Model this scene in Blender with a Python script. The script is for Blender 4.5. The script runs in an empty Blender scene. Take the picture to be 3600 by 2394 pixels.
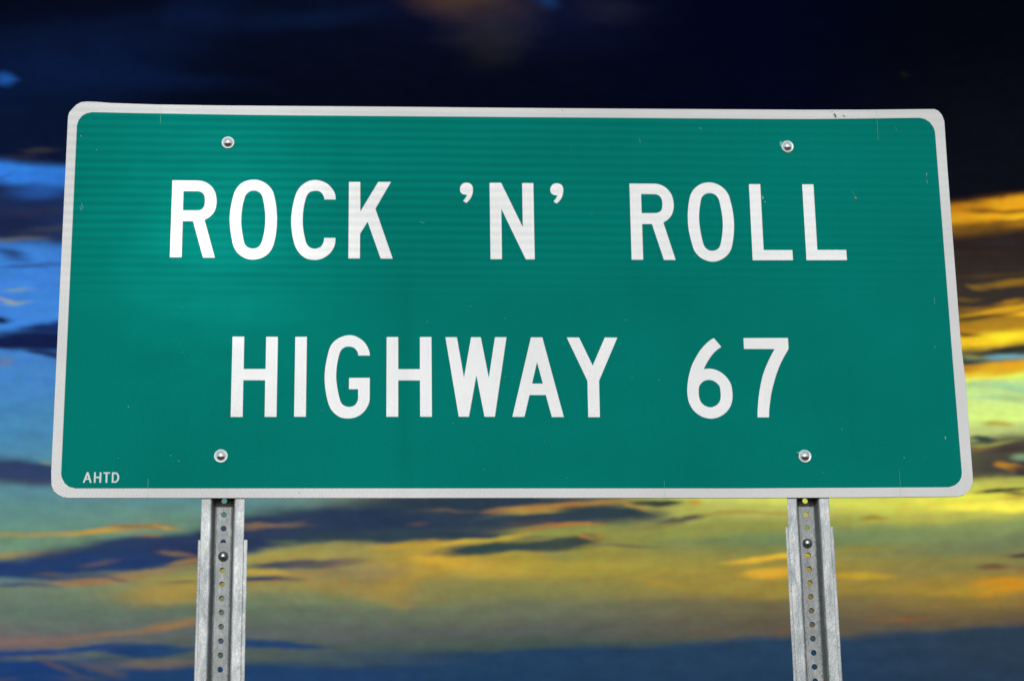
import bpy, bmesh, math, random
from math import radians, sin, cos, pi
from mathutils import Vector, Euler
from mathutils.geometry import tessellate_polygon

# ------------------------------------------------------------------ measured data (metres, sign-centred; degrees for the sky)
CAM_LOC = [-0.2277,-3.73306,1.6]
CAM_ROT = [1.860915,0.01468,-0.055279]
ZC = 2.8009
LETTERS = [
["R",[[-0.63947,0.22793],[-0.59227,0.22767],[-0.58997,0.22748],[-0.58669,0.22718],[-0.5834,0.22658],[-0.58039,0.22563],[-0.57737,0.22438],[-0.57445,0.22284],[-0.57158,0.22096],[-0.56881,0.21878],[-0.56632,0.21643],[-0.56421,0.21395],[-0.5624,0.21131],[-0.56081,0.20849],[-0.55945,0.20552],[-0.55831,0.20238],[-0.55739,0.19903],[-0.55666,0.19539],[-0.55615,0.19153],[-0.55587,0.18768],[-0.55582,0.18386],[-0.55601,0.18005],[-0.55646,0.17634],[-0.5572,0.17267],[-0.55819,0.16912],[-0.55937,0.16594],[-0.56072,0.16329],[-0.56225,0.16102],[-0.56395,0.15894],[-0.5658,0.15701],[-0.56782,0.15527],[-0.56997,0.15364],[-0.57257,0.15195],[-0.57531,0.15037],[-0.57725,0.14927],[-0.55616,0.07473],[-0.57804,0.07463],[-0.59862,0.14634],[-0.6176,0.14624],[-0.61757,0.07521],[-0.63924,0.07512]],[[[-0.61798,0.20624],[-0.59255,0.20621],[-0.59089,0.20601],[-0.58854,0.20568],[-0.58634,0.20511],[-0.58455,0.20423],[-0.58291,0.20311],[-0.58148,0.20173],[-0.58027,0.20008],[-0.57927,0.19818],[-0.57851,0.19606],[-0.578,0.19375],[-0.57772,0.19123],[-0.5776,0.1885],[-0.57755,0.18538],[-0.57766,0.18206],[-0.57805,0.17904],[-0.57881,0.17651],[-0.57985,0.17429],[-0.58104,0.17242],[-0.58235,0.17095],[-0.5838,0.16984],[-0.58535,0.169],[-0.58723,0.16846],[-0.58921,0.16819],[-0.59061,0.16803],[-0.6179,0.16806]]]],
["O",[[-0.48728,0.23006],[-0.48168,0.22977],[-0.47625,0.22861],[-0.47075,0.22639],[-0.4655,0.22335],[-0.46068,0.21968],[-0.45648,0.21541],[-0.4532,0.21067],[-0.45063,0.20538],[-0.44874,0.1996],[-0.44722,0.19306],[-0.44565,0.18555],[-0.44428,0.17698],[-0.4432,0.16688],[-0.44251,0.15621],[-0.44234,0.14585],[-0.44268,0.13549],[-0.44367,0.12462],[-0.44497,0.11483],[-0.44632,0.10803],[-0.44775,0.10264],[-0.44905,0.09778],[-0.45075,0.09327],[-0.45345,0.08842],[-0.45674,0.08391],[-0.46046,0.0803],[-0.46452,0.07735],[-0.46861,0.07499],[-0.47322,0.07321],[-0.47902,0.07193],[-0.48511,0.0713],[-0.49063,0.07139],[-0.496,0.07237],[-0.5015,0.07458],[-0.50664,0.07754],[-0.51093,0.08075],[-0.51469,0.08459],[-0.51816,0.08945],[-0.52106,0.09483],[-0.52296,0.09995],[-0.52448,0.10602],[-0.52625,0.11444],[-0.52788,0.1238],[-0.52926,0.13311],[-0.53026,0.14256],[-0.53065,0.1522],[-0.53052,0.16139],[-0.5298,0.16923],[-0.52876,0.17649],[-0.52772,0.18365],[-0.52644,0.19069],[-0.52475,0.19807],[-0.5227,0.20493],[-0.52042,0.21037],[-0.51762,0.21503],[-0.51407,0.21934],[-0.50983,0.22306],[-0.50483,0.22616],[-0.49931,0.22846],[-0.49332,0.22969]],[[[-0.48684,0.20838],[-0.48352,0.20812],[-0.48026,0.20709],[-0.47693,0.20507],[-0.47396,0.20238],[-0.47192,0.19961],[-0.47029,0.19577],[-0.46876,0.18979],[-0.46739,0.18252],[-0.46603,0.17402],[-0.46494,0.16552],[-0.46437,0.15892],[-0.46417,0.15232],[-0.46426,0.14408],[-0.46473,0.13538],[-0.46572,0.12669],[-0.46705,0.11847],[-0.46862,0.11126],[-0.47032,0.10534],[-0.4719,0.1015],[-0.47371,0.09878],[-0.47606,0.09641],[-0.47891,0.09464],[-0.48243,0.09342],[-0.48625,0.09293],[-0.49017,0.09339],[-0.49384,0.09458],[-0.49676,0.09631],[-0.4992,0.09866],[-0.50117,0.10125],[-0.50285,0.10519],[-0.50441,0.11214],[-0.50581,0.12016],[-0.50716,0.12765],[-0.50825,0.13516],[-0.50889,0.14255],[-0.50911,0.1502],[-0.50886,0.15868],[-0.50825,0.16717],[-0.50742,0.17496],[-0.50628,0.1823],[-0.50475,0.18946],[-0.50303,0.19557],[-0.50151,0.19943],[-0.49964,0.20223],[-0.4968,0.20495],[-0.49354,0.20701],[-0.49022,0.20808]]]],
["C",[[-0.3331,0.19127],[-0.33327,0.19366],[-0.33354,0.19705],[-0.33407,0.20039],[-0.33492,0.20331],[-0.33602,0.20617],[-0.33735,0.20893],[-0.33894,0.21156],[-0.34075,0.21409],[-0.34277,0.21651],[-0.3449,0.21884],[-0.34723,0.22107],[-0.34996,0.22314],[-0.35327,0.22512],[-0.35699,0.22696],[-0.3607,0.22841],[-0.36427,0.2294],[-0.36784,0.23002],[-0.3714,0.23025],[-0.37496,0.23013],[-0.37851,0.22962],[-0.38206,0.22865],[-0.38567,0.22714],[-0.38926,0.22516],[-0.39266,0.22286],[-0.39582,0.2203],[-0.39877,0.21743],[-0.40143,0.21424],[-0.40372,0.21074],[-0.40572,0.20692],[-0.40748,0.20279],[-0.40895,0.19842],[-0.41018,0.19374],[-0.41135,0.18853],[-0.41254,0.18263],[-0.41368,0.17621],[-0.4146,0.16958],[-0.41533,0.16272],[-0.41585,0.15566],[-0.41606,0.14881],[-0.41587,0.14232],[-0.41537,0.13605],[-0.41471,0.12999],[-0.41396,0.12415],[-0.41306,0.11852],[-0.41199,0.11311],[-0.41072,0.10781],[-0.40928,0.10271],[-0.40771,0.09814],[-0.40608,0.09434],[-0.40433,0.09106],[-0.40228,0.08788],[-0.39988,0.08459],[-0.3972,0.0814],[-0.39423,0.07858],[-0.391,0.07619],[-0.38749,0.07417],[-0.38359,0.07266],[-0.37902,0.07172],[-0.37406,0.07129],[-0.3695,0.07122],[-0.36572,0.07146],[-0.36233,0.07207],[-0.35896,0.07313],[-0.35535,0.07476],[-0.35176,0.07684],[-0.34845,0.07915],[-0.34554,0.08164],[-0.34293,0.08436],[-0.3406,0.08722],[-0.33856,0.09025],[-0.33681,0.09343],[-0.3354,0.0966],[-0.33437,0.09975],[-0.33367,0.1029],[-0.33319,0.10598],[-0.33295,0.10929],[-0.33292,0.11254],[-0.33292,0.1148],[-0.35412,0.1147],[-0.35413,0.11317],[-0.35416,0.11096],[-0.35441,0.1087],[-0.35493,0.10651],[-0.35566,0.10427],[-0.35663,0.10212],[-0.35776,0.10009],[-0.35913,0.09815],[-0.36098,0.09649],[-0.36361,0.09507],[-0.36673,0.09392],[-0.36976,0.09326],[-0.37255,0.09325],[-0.37524,0.09374],[-0.37771,0.09454],[-0.37989,0.09558],[-0.38184,0.09694],[-0.38358,0.09863],[-0.38505,0.10048],[-0.38631,0.10267],[-0.38755,0.10573],[-0.38885,0.11007],[-0.39013,0.11529],[-0.39128,0.12072],[-0.39228,0.12621],[-0.39315,0.13191],[-0.3938,0.13763],[-0.39421,0.14327],[-0.3944,0.14893],[-0.39439,0.15458],[-0.39417,0.16032],[-0.39376,0.16606],[-0.39321,0.1716],[-0.39252,0.17693],[-0.39169,0.18205],[-0.39075,0.18676],[-0.38977,0.19098],[-0.38868,0.19478],[-0.38735,0.19817],[-0.38584,0.20117],[-0.38408,0.20376],[-0.38177,0.2058],[-0.3785,0.20724],[-0.37468,0.20813],[-0.37114,0.20853],[-0.36818,0.20843],[-0.3655,0.20784],[-0.36312,0.20687],[-0.36103,0.20546],[-0.35923,0.20368],[-0.35773,0.20177],[-0.35655,0.1997],[-0.35566,0.1975],[-0.355,0.19551],[-0.35457,0.19376],[-0.35436,0.19221],[-0.35424,0.19115]],[]],
["K",[[-0.30847,0.22684],[-0.28725,0.22698],[-0.28672,0.16746],[-0.25333,0.22701],[-0.22922,0.22735],[-0.25848,0.17312],[-0.22577,0.07425],[-0.24821,0.07416],[-0.27294,0.14712],[-0.28699,0.12311],[-0.28705,0.07437],[-0.30839,0.07428]],[]],
["apostrophe",[[-0.09333,0.19003],[-0.08729,0.18569],[-0.08572,0.18714],[-0.08352,0.18924],[-0.08151,0.19144],[-0.07999,0.19353],[-0.07867,0.19572],[-0.07751,0.19813],[-0.07646,0.20086],[-0.07557,0.2038],[-0.07492,0.20674],[-0.07453,0.20971],[-0.07439,0.21268],[-0.07448,0.21534],[-0.07481,0.21752],[-0.07539,0.21938],[-0.07622,0.22107],[-0.07733,0.22268],[-0.0787,0.22413],[-0.08031,0.22525],[-0.08224,0.226],[-0.08441,0.22642],[-0.08658,0.22655],[-0.08874,0.22643],[-0.09091,0.22601],[-0.09287,0.22517],[-0.09462,0.22376],[-0.09617,0.22192],[-0.0974,0.21997],[-0.09827,0.21801],[-0.09882,0.21594],[-0.09906,0.21385],[-0.09895,0.21167],[-0.09853,0.20947],[-0.09785,0.20755],[-0.09685,0.206],[-0.0956,0.20473],[-0.0943,0.20375],[-0.09305,0.20315],[-0.09176,0.20285],[-0.09037,0.20263],[-0.08864,0.20245],[-0.08682,0.20234],[-0.08553,0.20228],[-0.08628,0.20057],[-0.08737,0.19813],[-0.08863,0.19578],[-0.09026,0.19359],[-0.09206,0.19149]],[]],
["N",[[-0.04277,0.22664],[-0.02084,0.22697],[0.01892,0.13786],[0.01909,0.22666],[0.04034,0.2266],[0.04032,0.07387],[0.02358,0.0738],[-0.02117,0.17446],[-0.02126,0.07399],[-0.04259,0.0739]],[]],
["apostrophe",[[0.07779,0.1899],[0.08381,0.18554],[0.0854,0.187],[0.08765,0.1891],[0.08969,0.1913],[0.09124,0.1934],[0.09259,0.1956],[0.09379,0.19802],[0.09488,0.20075],[0.09581,0.2037],[0.0965,0.20664],[0.09693,0.20962],[0.09711,0.2126],[0.09705,0.21526],[0.09674,0.21745],[0.09619,0.21931],[0.09537,0.22101],[0.09428,0.22263],[0.09292,0.22407],[0.09131,0.2252],[0.08938,0.22595],[0.08721,0.22638],[0.08503,0.22651],[0.08285,0.22638],[0.08068,0.22597],[0.07869,0.22512],[0.07692,0.2237],[0.07534,0.22186],[0.07408,0.21991],[0.07318,0.21794],[0.0726,0.21586],[0.07233,0.21377],[0.07241,0.21158],[0.07281,0.20938],[0.07347,0.20746],[0.07445,0.2059],[0.0757,0.20463],[0.07699,0.20365],[0.07824,0.20305],[0.07953,0.20275],[0.08093,0.20253],[0.08266,0.20234],[0.08449,0.20224],[0.08578,0.20218],[0.08501,0.20046],[0.08389,0.19801],[0.08259,0.19566],[0.08093,0.19347],[0.07909,0.19136]],[]],
["R",[[0.22356,0.22682],[0.27194,0.22694],[0.27428,0.22666],[0.27762,0.22622],[0.28095,0.22545],[0.28397,0.22432],[0.28697,0.22286],[0.28986,0.22109],[0.29267,0.21892],[0.29537,0.21643],[0.29776,0.21383],[0.29976,0.21122],[0.30145,0.20851],[0.3029,0.2056],[0.3041,0.20247],[0.30505,0.19914],[0.30579,0.19565],[0.30637,0.19193],[0.30673,0.18805],[0.30682,0.18416],[0.30657,0.18023],[0.30603,0.17629],[0.30531,0.17268],[0.30445,0.16956],[0.30341,0.16676],[0.3021,0.16407],[0.30044,0.16133],[0.29852,0.15869],[0.29659,0.15641],[0.29473,0.15466],[0.29286,0.15327],[0.29101,0.152],[0.28902,0.15071],[0.28704,0.14954],[0.28567,0.14873],[0.30634,0.07385],[0.28426,0.07376],[0.26392,0.14539],[0.24518,0.14529],[0.24483,0.07397],[0.22315,0.07388]],[[[0.24515,0.20563],[0.27121,0.2056],[0.27289,0.20532],[0.27528,0.20487],[0.27749,0.20411],[0.27927,0.20296],[0.28087,0.20149],[0.28222,0.19972],[0.28329,0.19758],[0.2841,0.19515],[0.28469,0.19265],[0.28505,0.19017],[0.28519,0.18764],[0.28514,0.18499],[0.28495,0.18209],[0.28458,0.17907],[0.28394,0.17638],[0.28302,0.17416],[0.28184,0.17226],[0.2803,0.17063],[0.27802,0.16923],[0.27538,0.16811],[0.27351,0.16735],[0.24499,0.16719]]]],
["O",[[0.37648,0.23031],[0.38197,0.22982],[0.38731,0.22845],[0.39279,0.22618],[0.398,0.22312],[0.40266,0.2193],[0.40673,0.21489],[0.41005,0.21017],[0.41265,0.20493],[0.41438,0.19909],[0.41573,0.19246],[0.41728,0.18462],[0.41863,0.17619],[0.4196,0.16764],[0.42022,0.15899],[0.42049,0.15052],[0.42035,0.14182],[0.41967,0.1323],[0.41858,0.12278],[0.41711,0.1137],[0.41546,0.10569],[0.41399,0.09994],[0.41229,0.09526],[0.41018,0.09084],[0.4074,0.08673],[0.4035,0.08257],[0.39895,0.07876],[0.39408,0.07557],[0.3888,0.07306],[0.38293,0.07134],[0.377,0.07056],[0.37157,0.07101],[0.36629,0.0724],[0.36087,0.07454],[0.35571,0.07745],[0.35106,0.08121],[0.34704,0.08552],[0.34393,0.08985],[0.34148,0.09495],[0.33965,0.10156],[0.33808,0.10912],[0.33624,0.11746],[0.3346,0.12617],[0.33345,0.1346],[0.33274,0.14327],[0.33255,0.15291],[0.33276,0.16233],[0.33327,0.17027],[0.33408,0.17762],[0.33514,0.18498],[0.33645,0.19199],[0.33784,0.19851],[0.33965,0.20448],[0.34212,0.20973],[0.34531,0.21451],[0.34956,0.21917],[0.35437,0.22323],[0.3593,0.22629],[0.36458,0.22849],[0.37049,0.22985]],[[[0.37647,0.20836],[0.38015,0.20808],[0.38368,0.20706],[0.38697,0.20514],[0.38984,0.20248],[0.392,0.1994],[0.3937,0.19521],[0.39507,0.18901],[0.39621,0.1818],[0.39734,0.17439],[0.39826,0.16651],[0.39888,0.1578],[0.39914,0.14933],[0.39897,0.14266],[0.39838,0.13599],[0.39734,0.12743],[0.39601,0.11888],[0.3945,0.11158],[0.39291,0.10559],[0.39157,0.10173],[0.38991,0.09895],[0.38741,0.09626],[0.3843,0.09419],[0.38051,0.09292],[0.37648,0.09245],[0.37263,0.09283],[0.36899,0.09412],[0.36569,0.09652],[0.36292,0.09977],[0.3611,0.10337],[0.35967,0.10827],[0.35811,0.11579],[0.35672,0.12438],[0.35556,0.13287],[0.3547,0.14148],[0.35422,0.15029],[0.35413,0.15863],[0.3545,0.16555],[0.35521,0.172],[0.35619,0.17876],[0.35738,0.18541],[0.35875,0.19216],[0.36025,0.19789],[0.36172,0.20103],[0.36354,0.20309],[0.36609,0.20527],[0.36915,0.20697],[0.37271,0.20799]]]],
["L",[[0.4528,0.22713],[0.4745,0.22727],[0.47452,0.0944],[0.5293,0.09446],[0.52949,0.0744],[0.45277,0.07389]],[]],
["L",[[0.55538,0.2274],[0.57714,0.22754],[0.57713,0.09505],[0.63245,0.0953],[0.63267,0.07502],[0.55533,0.07432]],[]],
["H",[[-0.5199,-0.07833],[-0.4984,-0.07847],[-0.49827,-0.1401],[-0.4582,-0.14006],[-0.45832,-0.07839],[-0.43678,-0.07853],[-0.43676,-0.23064],[-0.45823,-0.23063],[-0.45849,-0.16151],[-0.49833,-0.16154],[-0.4982,-0.2308],[-0.51979,-0.23079]],[]],
["I",[[-0.4048,-0.07847],[-0.38358,-0.07843],[-0.38347,-0.23048],[-0.4048,-0.23047]],[]],
["G",[[-0.2675,-0.11428],[-0.26768,-0.11239],[-0.26798,-0.10965],[-0.26859,-0.10665],[-0.26959,-0.10345],[-0.2709,-0.1],[-0.27247,-0.09664],[-0.27425,-0.09346],[-0.27629,-0.09037],[-0.27862,-0.08753],[-0.28135,-0.08496],[-0.28436,-0.08264],[-0.28738,-0.08061],[-0.29027,-0.07891],[-0.29315,-0.07751],[-0.29613,-0.07643],[-0.29924,-0.07568],[-0.30244,-0.07525],[-0.30573,-0.07517],[-0.30912,-0.07542],[-0.31261,-0.07602],[-0.31618,-0.07702],[-0.31998,-0.07849],[-0.32387,-0.08037],[-0.32747,-0.08251],[-0.33067,-0.08491],[-0.33358,-0.08757],[-0.3361,-0.09037],[-0.33814,-0.09318],[-0.33978,-0.09613],[-0.34123,-0.09948],[-0.34248,-0.10333],[-0.34353,-0.10757],[-0.34458,-0.11221],[-0.34574,-0.11739],[-0.34689,-0.12297],[-0.34788,-0.12854],[-0.34868,-0.13411],[-0.34932,-0.13967],[-0.34979,-0.14483],[-0.35008,-0.14918],[-0.35021,-0.15313],[-0.35017,-0.15747],[-0.34998,-0.16268],[-0.34962,-0.16828],[-0.34914,-0.17368],[-0.34852,-0.17861],[-0.34777,-0.18334],[-0.34691,-0.18806],[-0.34594,-0.19295],[-0.34486,-0.19783],[-0.34365,-0.20241],[-0.34232,-0.20661],[-0.34086,-0.21051],[-0.33922,-0.21405],[-0.3374,-0.21714],[-0.33539,-0.21987],[-0.3331,-0.22246],[-0.33039,-0.22508],[-0.3274,-0.22756],[-0.32442,-0.2296],[-0.32161,-0.23105],[-0.3188,-0.23207],[-0.31577,-0.23282],[-0.31236,-0.23339],[-0.30873,-0.2337],[-0.30508,-0.23372],[-0.30145,-0.23345],[-0.29781,-0.23289],[-0.29422,-0.23194],[-0.29065,-0.2305],[-0.28713,-0.22867],[-0.2839,-0.22658],[-0.28105,-0.22425],[-0.27849,-0.22166],[-0.27618,-0.21889],[-0.27408,-0.21586],[-0.27224,-0.21265],[-0.27069,-0.20958],[-0.2695,-0.2068],[-0.26861,-0.20415],[-0.26797,-0.20151],[-0.26762,-0.19852],[-0.26753,-0.19553],[-0.26748,-0.19343],[-0.26748,-0.15668],[-0.3053,-0.15689],[-0.30549,-0.17834],[-0.28887,-0.17833],[-0.2886,-0.19344],[-0.28867,-0.19505],[-0.2888,-0.19735],[-0.28925,-0.19972],[-0.29012,-0.20206],[-0.2913,-0.20446],[-0.29266,-0.20653],[-0.29417,-0.20815],[-0.29587,-0.20945],[-0.29782,-0.21047],[-0.30013,-0.21126],[-0.30269,-0.21176],[-0.30524,-0.21191],[-0.30772,-0.21165],[-0.31018,-0.21103],[-0.3125,-0.21012],[-0.31471,-0.20898],[-0.31679,-0.20754],[-0.31859,-0.20564],[-0.31997,-0.20322],[-0.32107,-0.20035],[-0.32211,-0.19703],[-0.32319,-0.1932],[-0.32421,-0.18894],[-0.32516,-0.18446],[-0.32604,-0.1798],[-0.32684,-0.17494],[-0.32754,-0.17007],[-0.32819,-0.1654],[-0.32875,-0.16073],[-0.32906,-0.15565],[-0.32904,-0.14976],[-0.32878,-0.14347],[-0.32836,-0.13757],[-0.3278,-0.13244],[-0.32708,-0.12771],[-0.32623,-0.12308],[-0.32521,-0.11822],[-0.32405,-0.11346],[-0.32288,-0.10946],[-0.32184,-0.10662],[-0.32079,-0.10455],[-0.31945,-0.10272],[-0.31766,-0.10092],[-0.31558,-0.09935],[-0.3134,-0.09816],[-0.31118,-0.09745],[-0.30886,-0.09711],[-0.30644,-0.09706],[-0.30383,-0.09722],[-0.30112,-0.09767],[-0.2986,-0.0985],[-0.29631,-0.09984],[-0.29421,-0.10157],[-0.29247,-0.10341],[-0.29114,-0.10537],[-0.29017,-0.10745],[-0.28947,-0.10941],[-0.28908,-0.11131],[-0.28897,-0.11308],[-0.28892,-0.11431]],[]],
["H",[[-0.23675,-0.07851],[-0.21543,-0.07847],[-0.2152,-0.14017],[-0.17549,-0.14013],[-0.17536,-0.07839],[-0.15399,-0.07835],[-0.1537,-0.23055],[-0.17517,-0.23054],[-0.17537,-0.16167],[-0.21519,-0.1617],[-0.21531,-0.23053],[-0.23691,-0.23052]],[]],
["W",[[-0.12811,-0.07866],[-0.10689,-0.07862],[-0.09437,-0.15655],[-0.08057,-0.07857],[-0.06266,-0.07854],[-0.04863,-0.15651],[-0.0363,-0.07849],[-0.01485,-0.07844],[-0.03836,-0.23059],[-0.0573,-0.23058],[-0.07146,-0.15182],[-0.08595,-0.23057],[-0.10452,-0.23057]],[]],
["A",[[0.03056,-0.07872],[0.0517,-0.07868],[0.0884,-0.23117],[0.06643,-0.23116],[0.05608,-0.18938],[0.02602,-0.18939],[0.01591,-0.23079],[-0.00619,-0.23078]],[[[0.04097,-0.12626],[0.05107,-0.16768],[0.03112,-0.16769]]]],
["Y",[[0.09719,-0.07878],[0.12014,-0.07874],[0.14419,-0.13288],[0.16821,-0.07864],[0.19156,-0.07878],[0.1552,-0.16217],[0.15493,-0.23137],[0.13344,-0.23136],[0.1336,-0.16218]],[]],
["6",[[0.37254,-0.07954],[0.38551,-0.09646],[0.38321,-0.09807],[0.37993,-0.10039],[0.3767,-0.10291],[0.37389,-0.1054],[0.37113,-0.10809],[0.36836,-0.11119],[0.36543,-0.115],[0.36248,-0.11921],[0.35988,-0.12312],[0.3578,-0.12645],[0.35608,-0.12946],[0.35454,-0.13228],[0.35306,-0.13513],[0.35176,-0.13777],[0.35087,-0.1396],[0.35326,-0.13922],[0.35667,-0.13872],[0.36013,-0.13849],[0.36329,-0.13862],[0.36651,-0.13902],[0.36981,-0.13976],[0.37327,-0.14088],[0.37682,-0.14234],[0.38025,-0.14413],[0.38353,-0.14625],[0.38671,-0.14869],[0.38967,-0.15143],[0.39245,-0.15457],[0.39502,-0.15801],[0.39719,-0.16146],[0.39888,-0.16469],[0.40018,-0.16793],[0.40117,-0.17147],[0.40182,-0.17565],[0.40216,-0.18013],[0.40236,-0.1842],[0.40251,-0.18743],[0.40252,-0.19025],[0.40231,-0.19328],[0.40182,-0.19687],[0.40111,-0.20066],[0.40023,-0.20415],[0.39931,-0.207],[0.39822,-0.20955],[0.39669,-0.2123],[0.39461,-0.21557],[0.3921,-0.21904],[0.3892,-0.22224],[0.38575,-0.2251],[0.38192,-0.2277],[0.37831,-0.22982],[0.37518,-0.23129],[0.37227,-0.23229],[0.36937,-0.23306],[0.36648,-0.23374],[0.36359,-0.23419],[0.36053,-0.23432],[0.35715,-0.2341],[0.35359,-0.23356],[0.35004,-0.2327],[0.34658,-0.23156],[0.34312,-0.2301],[0.33968,-0.22818],[0.33614,-0.22569],[0.33261,-0.22272],[0.32948,-0.21952],[0.32688,-0.21604],[0.32468,-0.21231],[0.32287,-0.20868],[0.3215,-0.2054],[0.32051,-0.20222],[0.31974,-0.19873],[0.31911,-0.19464],[0.3187,-0.19024],[0.31847,-0.18604],[0.31843,-0.18241],[0.31857,-0.17899],[0.31889,-0.17515],[0.31937,-0.17057],[0.32003,-0.16559],[0.32087,-0.1606],[0.32189,-0.15574],[0.32308,-0.15088],[0.32444,-0.14601],[0.32593,-0.14108],[0.32759,-0.13613],[0.32943,-0.13139],[0.33147,-0.12702],[0.33371,-0.12285],[0.33614,-0.11857],[0.33882,-0.11395],[0.3417,-0.10922],[0.34467,-0.1048],[0.34766,-0.10088],[0.35073,-0.09727],[0.354,-0.09376],[0.35769,-0.09008],[0.36159,-0.08651],[0.36508,-0.08361],[0.36811,-0.08165],[0.37074,-0.08037]],[[[0.3601,-0.16021],[0.36417,-0.16069],[0.36798,-0.16202],[0.37163,-0.16419],[0.37484,-0.16694],[0.37746,-0.16986],[0.37934,-0.1733],[0.38013,-0.17756],[0.38036,-0.18239],[0.3806,-0.18789],[0.38042,-0.19328],[0.37959,-0.19764],[0.37813,-0.20144],[0.37586,-0.20489],[0.37309,-0.20778],[0.37003,-0.20989],[0.36677,-0.21139],[0.36356,-0.21246],[0.3602,-0.21284],[0.35649,-0.21234],[0.3527,-0.21103],[0.34887,-0.20878],[0.34551,-0.20597],[0.34328,-0.20299],[0.34172,-0.19963],[0.3406,-0.19573],[0.33993,-0.19148],[0.33968,-0.18694],[0.33977,-0.18241],[0.33996,-0.17817],[0.34063,-0.17423],[0.34206,-0.1707],[0.34425,-0.1675],[0.34739,-0.16446],[0.35119,-0.16203],[0.35559,-0.16067]]]],
["7",[[0.4281,-0.07925],[0.51178,-0.07891],[0.5119,-0.10031],[0.50998,-0.10332],[0.50722,-0.10768],[0.50431,-0.11247],[0.50143,-0.11742],[0.49841,-0.12281],[0.49547,-0.12845],[0.49269,-0.13432],[0.48999,-0.14045],[0.48742,-0.14678],[0.485,-0.15331],[0.48271,-0.16004],[0.48054,-0.16687],[0.47844,-0.17382],[0.47645,-0.18087],[0.4747,-0.18781],[0.47325,-0.19481],[0.47204,-0.2017],[0.47104,-0.20777],[0.4703,-0.21258],[0.46977,-0.21659],[0.46935,-0.22045],[0.469,-0.22476],[0.46876,-0.22893],[0.4686,-0.23183],[0.44709,-0.23183],[0.44731,-0.22819],[0.44765,-0.22288],[0.44817,-0.21683],[0.44887,-0.21008],[0.44975,-0.20259],[0.45081,-0.19508],[0.45203,-0.18788],[0.45342,-0.18068],[0.45506,-0.17326],[0.457,-0.16533],[0.45918,-0.15719],[0.46154,-0.14954],[0.46408,-0.14273],[0.46679,-0.13643],[0.46959,-0.13032],[0.47255,-0.12418],[0.47561,-0.11824],[0.47847,-0.11287],[0.48127,-0.10792],[0.48388,-0.10354],[0.48569,-0.10053],[0.428,-0.10044]],[]],
["small A",[[-0.78098,-0.35242],[-0.77495,-0.33365],[-0.77324,-0.33285],[-0.77146,-0.33366],[-0.76506,-0.35246],[-0.76834,-0.35265],[-0.77032,-0.34706],[-0.77573,-0.34705],[-0.778,-0.35263]],[[[-0.77318,-0.33886],[-0.77102,-0.34406],[-0.77477,-0.34405]]]],
["small H",[[-0.76161,-0.33335],[-0.75851,-0.33336],[-0.75838,-0.34128],[-0.75161,-0.3413],[-0.75162,-0.33337],[-0.74845,-0.33338],[-0.74836,-0.35269],[-0.7516,-0.35269],[-0.75179,-0.3443],[-0.75837,-0.34428],[-0.75829,-0.35267],[-0.76138,-0.35267]],[]],
["small T",[[-0.74477,-0.33339],[-0.73334,-0.33341],[-0.73305,-0.33593],[-0.73757,-0.33612],[-0.73741,-0.35272],[-0.74062,-0.35271],[-0.7409,-0.33612],[-0.74494,-0.33591]],[]],
["small D",[[-0.72966,-0.33353],[-0.72443,-0.33342],[-0.72371,-0.33352],[-0.72268,-0.33367],[-0.7217,-0.33395],[-0.72086,-0.33435],[-0.72005,-0.33488],[-0.71931,-0.33556],[-0.71862,-0.33643],[-0.71798,-0.33746],[-0.71745,-0.33856],[-0.71703,-0.33971],[-0.71672,-0.34091],[-0.71654,-0.34217],[-0.71648,-0.34349],[-0.71655,-0.34485],[-0.71677,-0.34617],[-0.71713,-0.34742],[-0.71764,-0.34862],[-0.71838,-0.34976],[-0.71955,-0.35091],[-0.72094,-0.352],[-0.72194,-0.35275],[-0.72967,-0.35273]],[[[-0.72662,-0.33674],[-0.7247,-0.33655],[-0.72399,-0.33666],[-0.72301,-0.33684],[-0.72215,-0.33715],[-0.72158,-0.33763],[-0.72112,-0.33824],[-0.72073,-0.33896],[-0.72036,-0.33979],[-0.72005,-0.34073],[-0.71985,-0.34176],[-0.71975,-0.34292],[-0.71976,-0.34418],[-0.7199,-0.34536],[-0.72019,-0.34645],[-0.72061,-0.34748],[-0.72114,-0.34836],[-0.7219,-0.34909],[-0.72277,-0.34967],[-0.72339,-0.35007],[-0.7265,-0.34974]]]]]
PANEL = [[-0.83948,0.35522],[-0.83763,0.36394],[-0.83161,0.37212],[-0.82501,0.37974],[-0.8167,0.38506],[-0.80555,0.38661],[-0.78844,0.38618],[-0.75734,0.38383],[-0.67535,0.38164],[-0.55399,0.38067],[-0.40526,0.3808],[-0.21573,0.381],[-0.05246,0.38066],[0.08417,0.38067],[0.24884,0.38092],[0.41429,0.38117],[0.56498,0.38159],[0.6885,0.38278],[0.79968,0.38487],[0.82319,0.38519],[0.83077,0.38181],[0.83738,0.37294],[0.84093,0.36049],[0.83984,0.25792],[0.83907,-0.08469],[0.84238,-0.16226],[0.84176,-0.346],[0.84047,-0.35832],[0.83315,-0.3706],[0.82243,-0.3789],[0.81003,-0.38175],[0.61671,-0.38313],[0.4068,-0.38339],[-0.00909,-0.38232],[-0.47093,-0.3814],[-0.80563,-0.38028],[-0.81442,-0.37896],[-0.82427,-0.37435],[-0.83232,-0.36719],[-0.83668,-0.35727],[-0.83837,-0.33321],[-0.83901,0.02186]]
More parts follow.
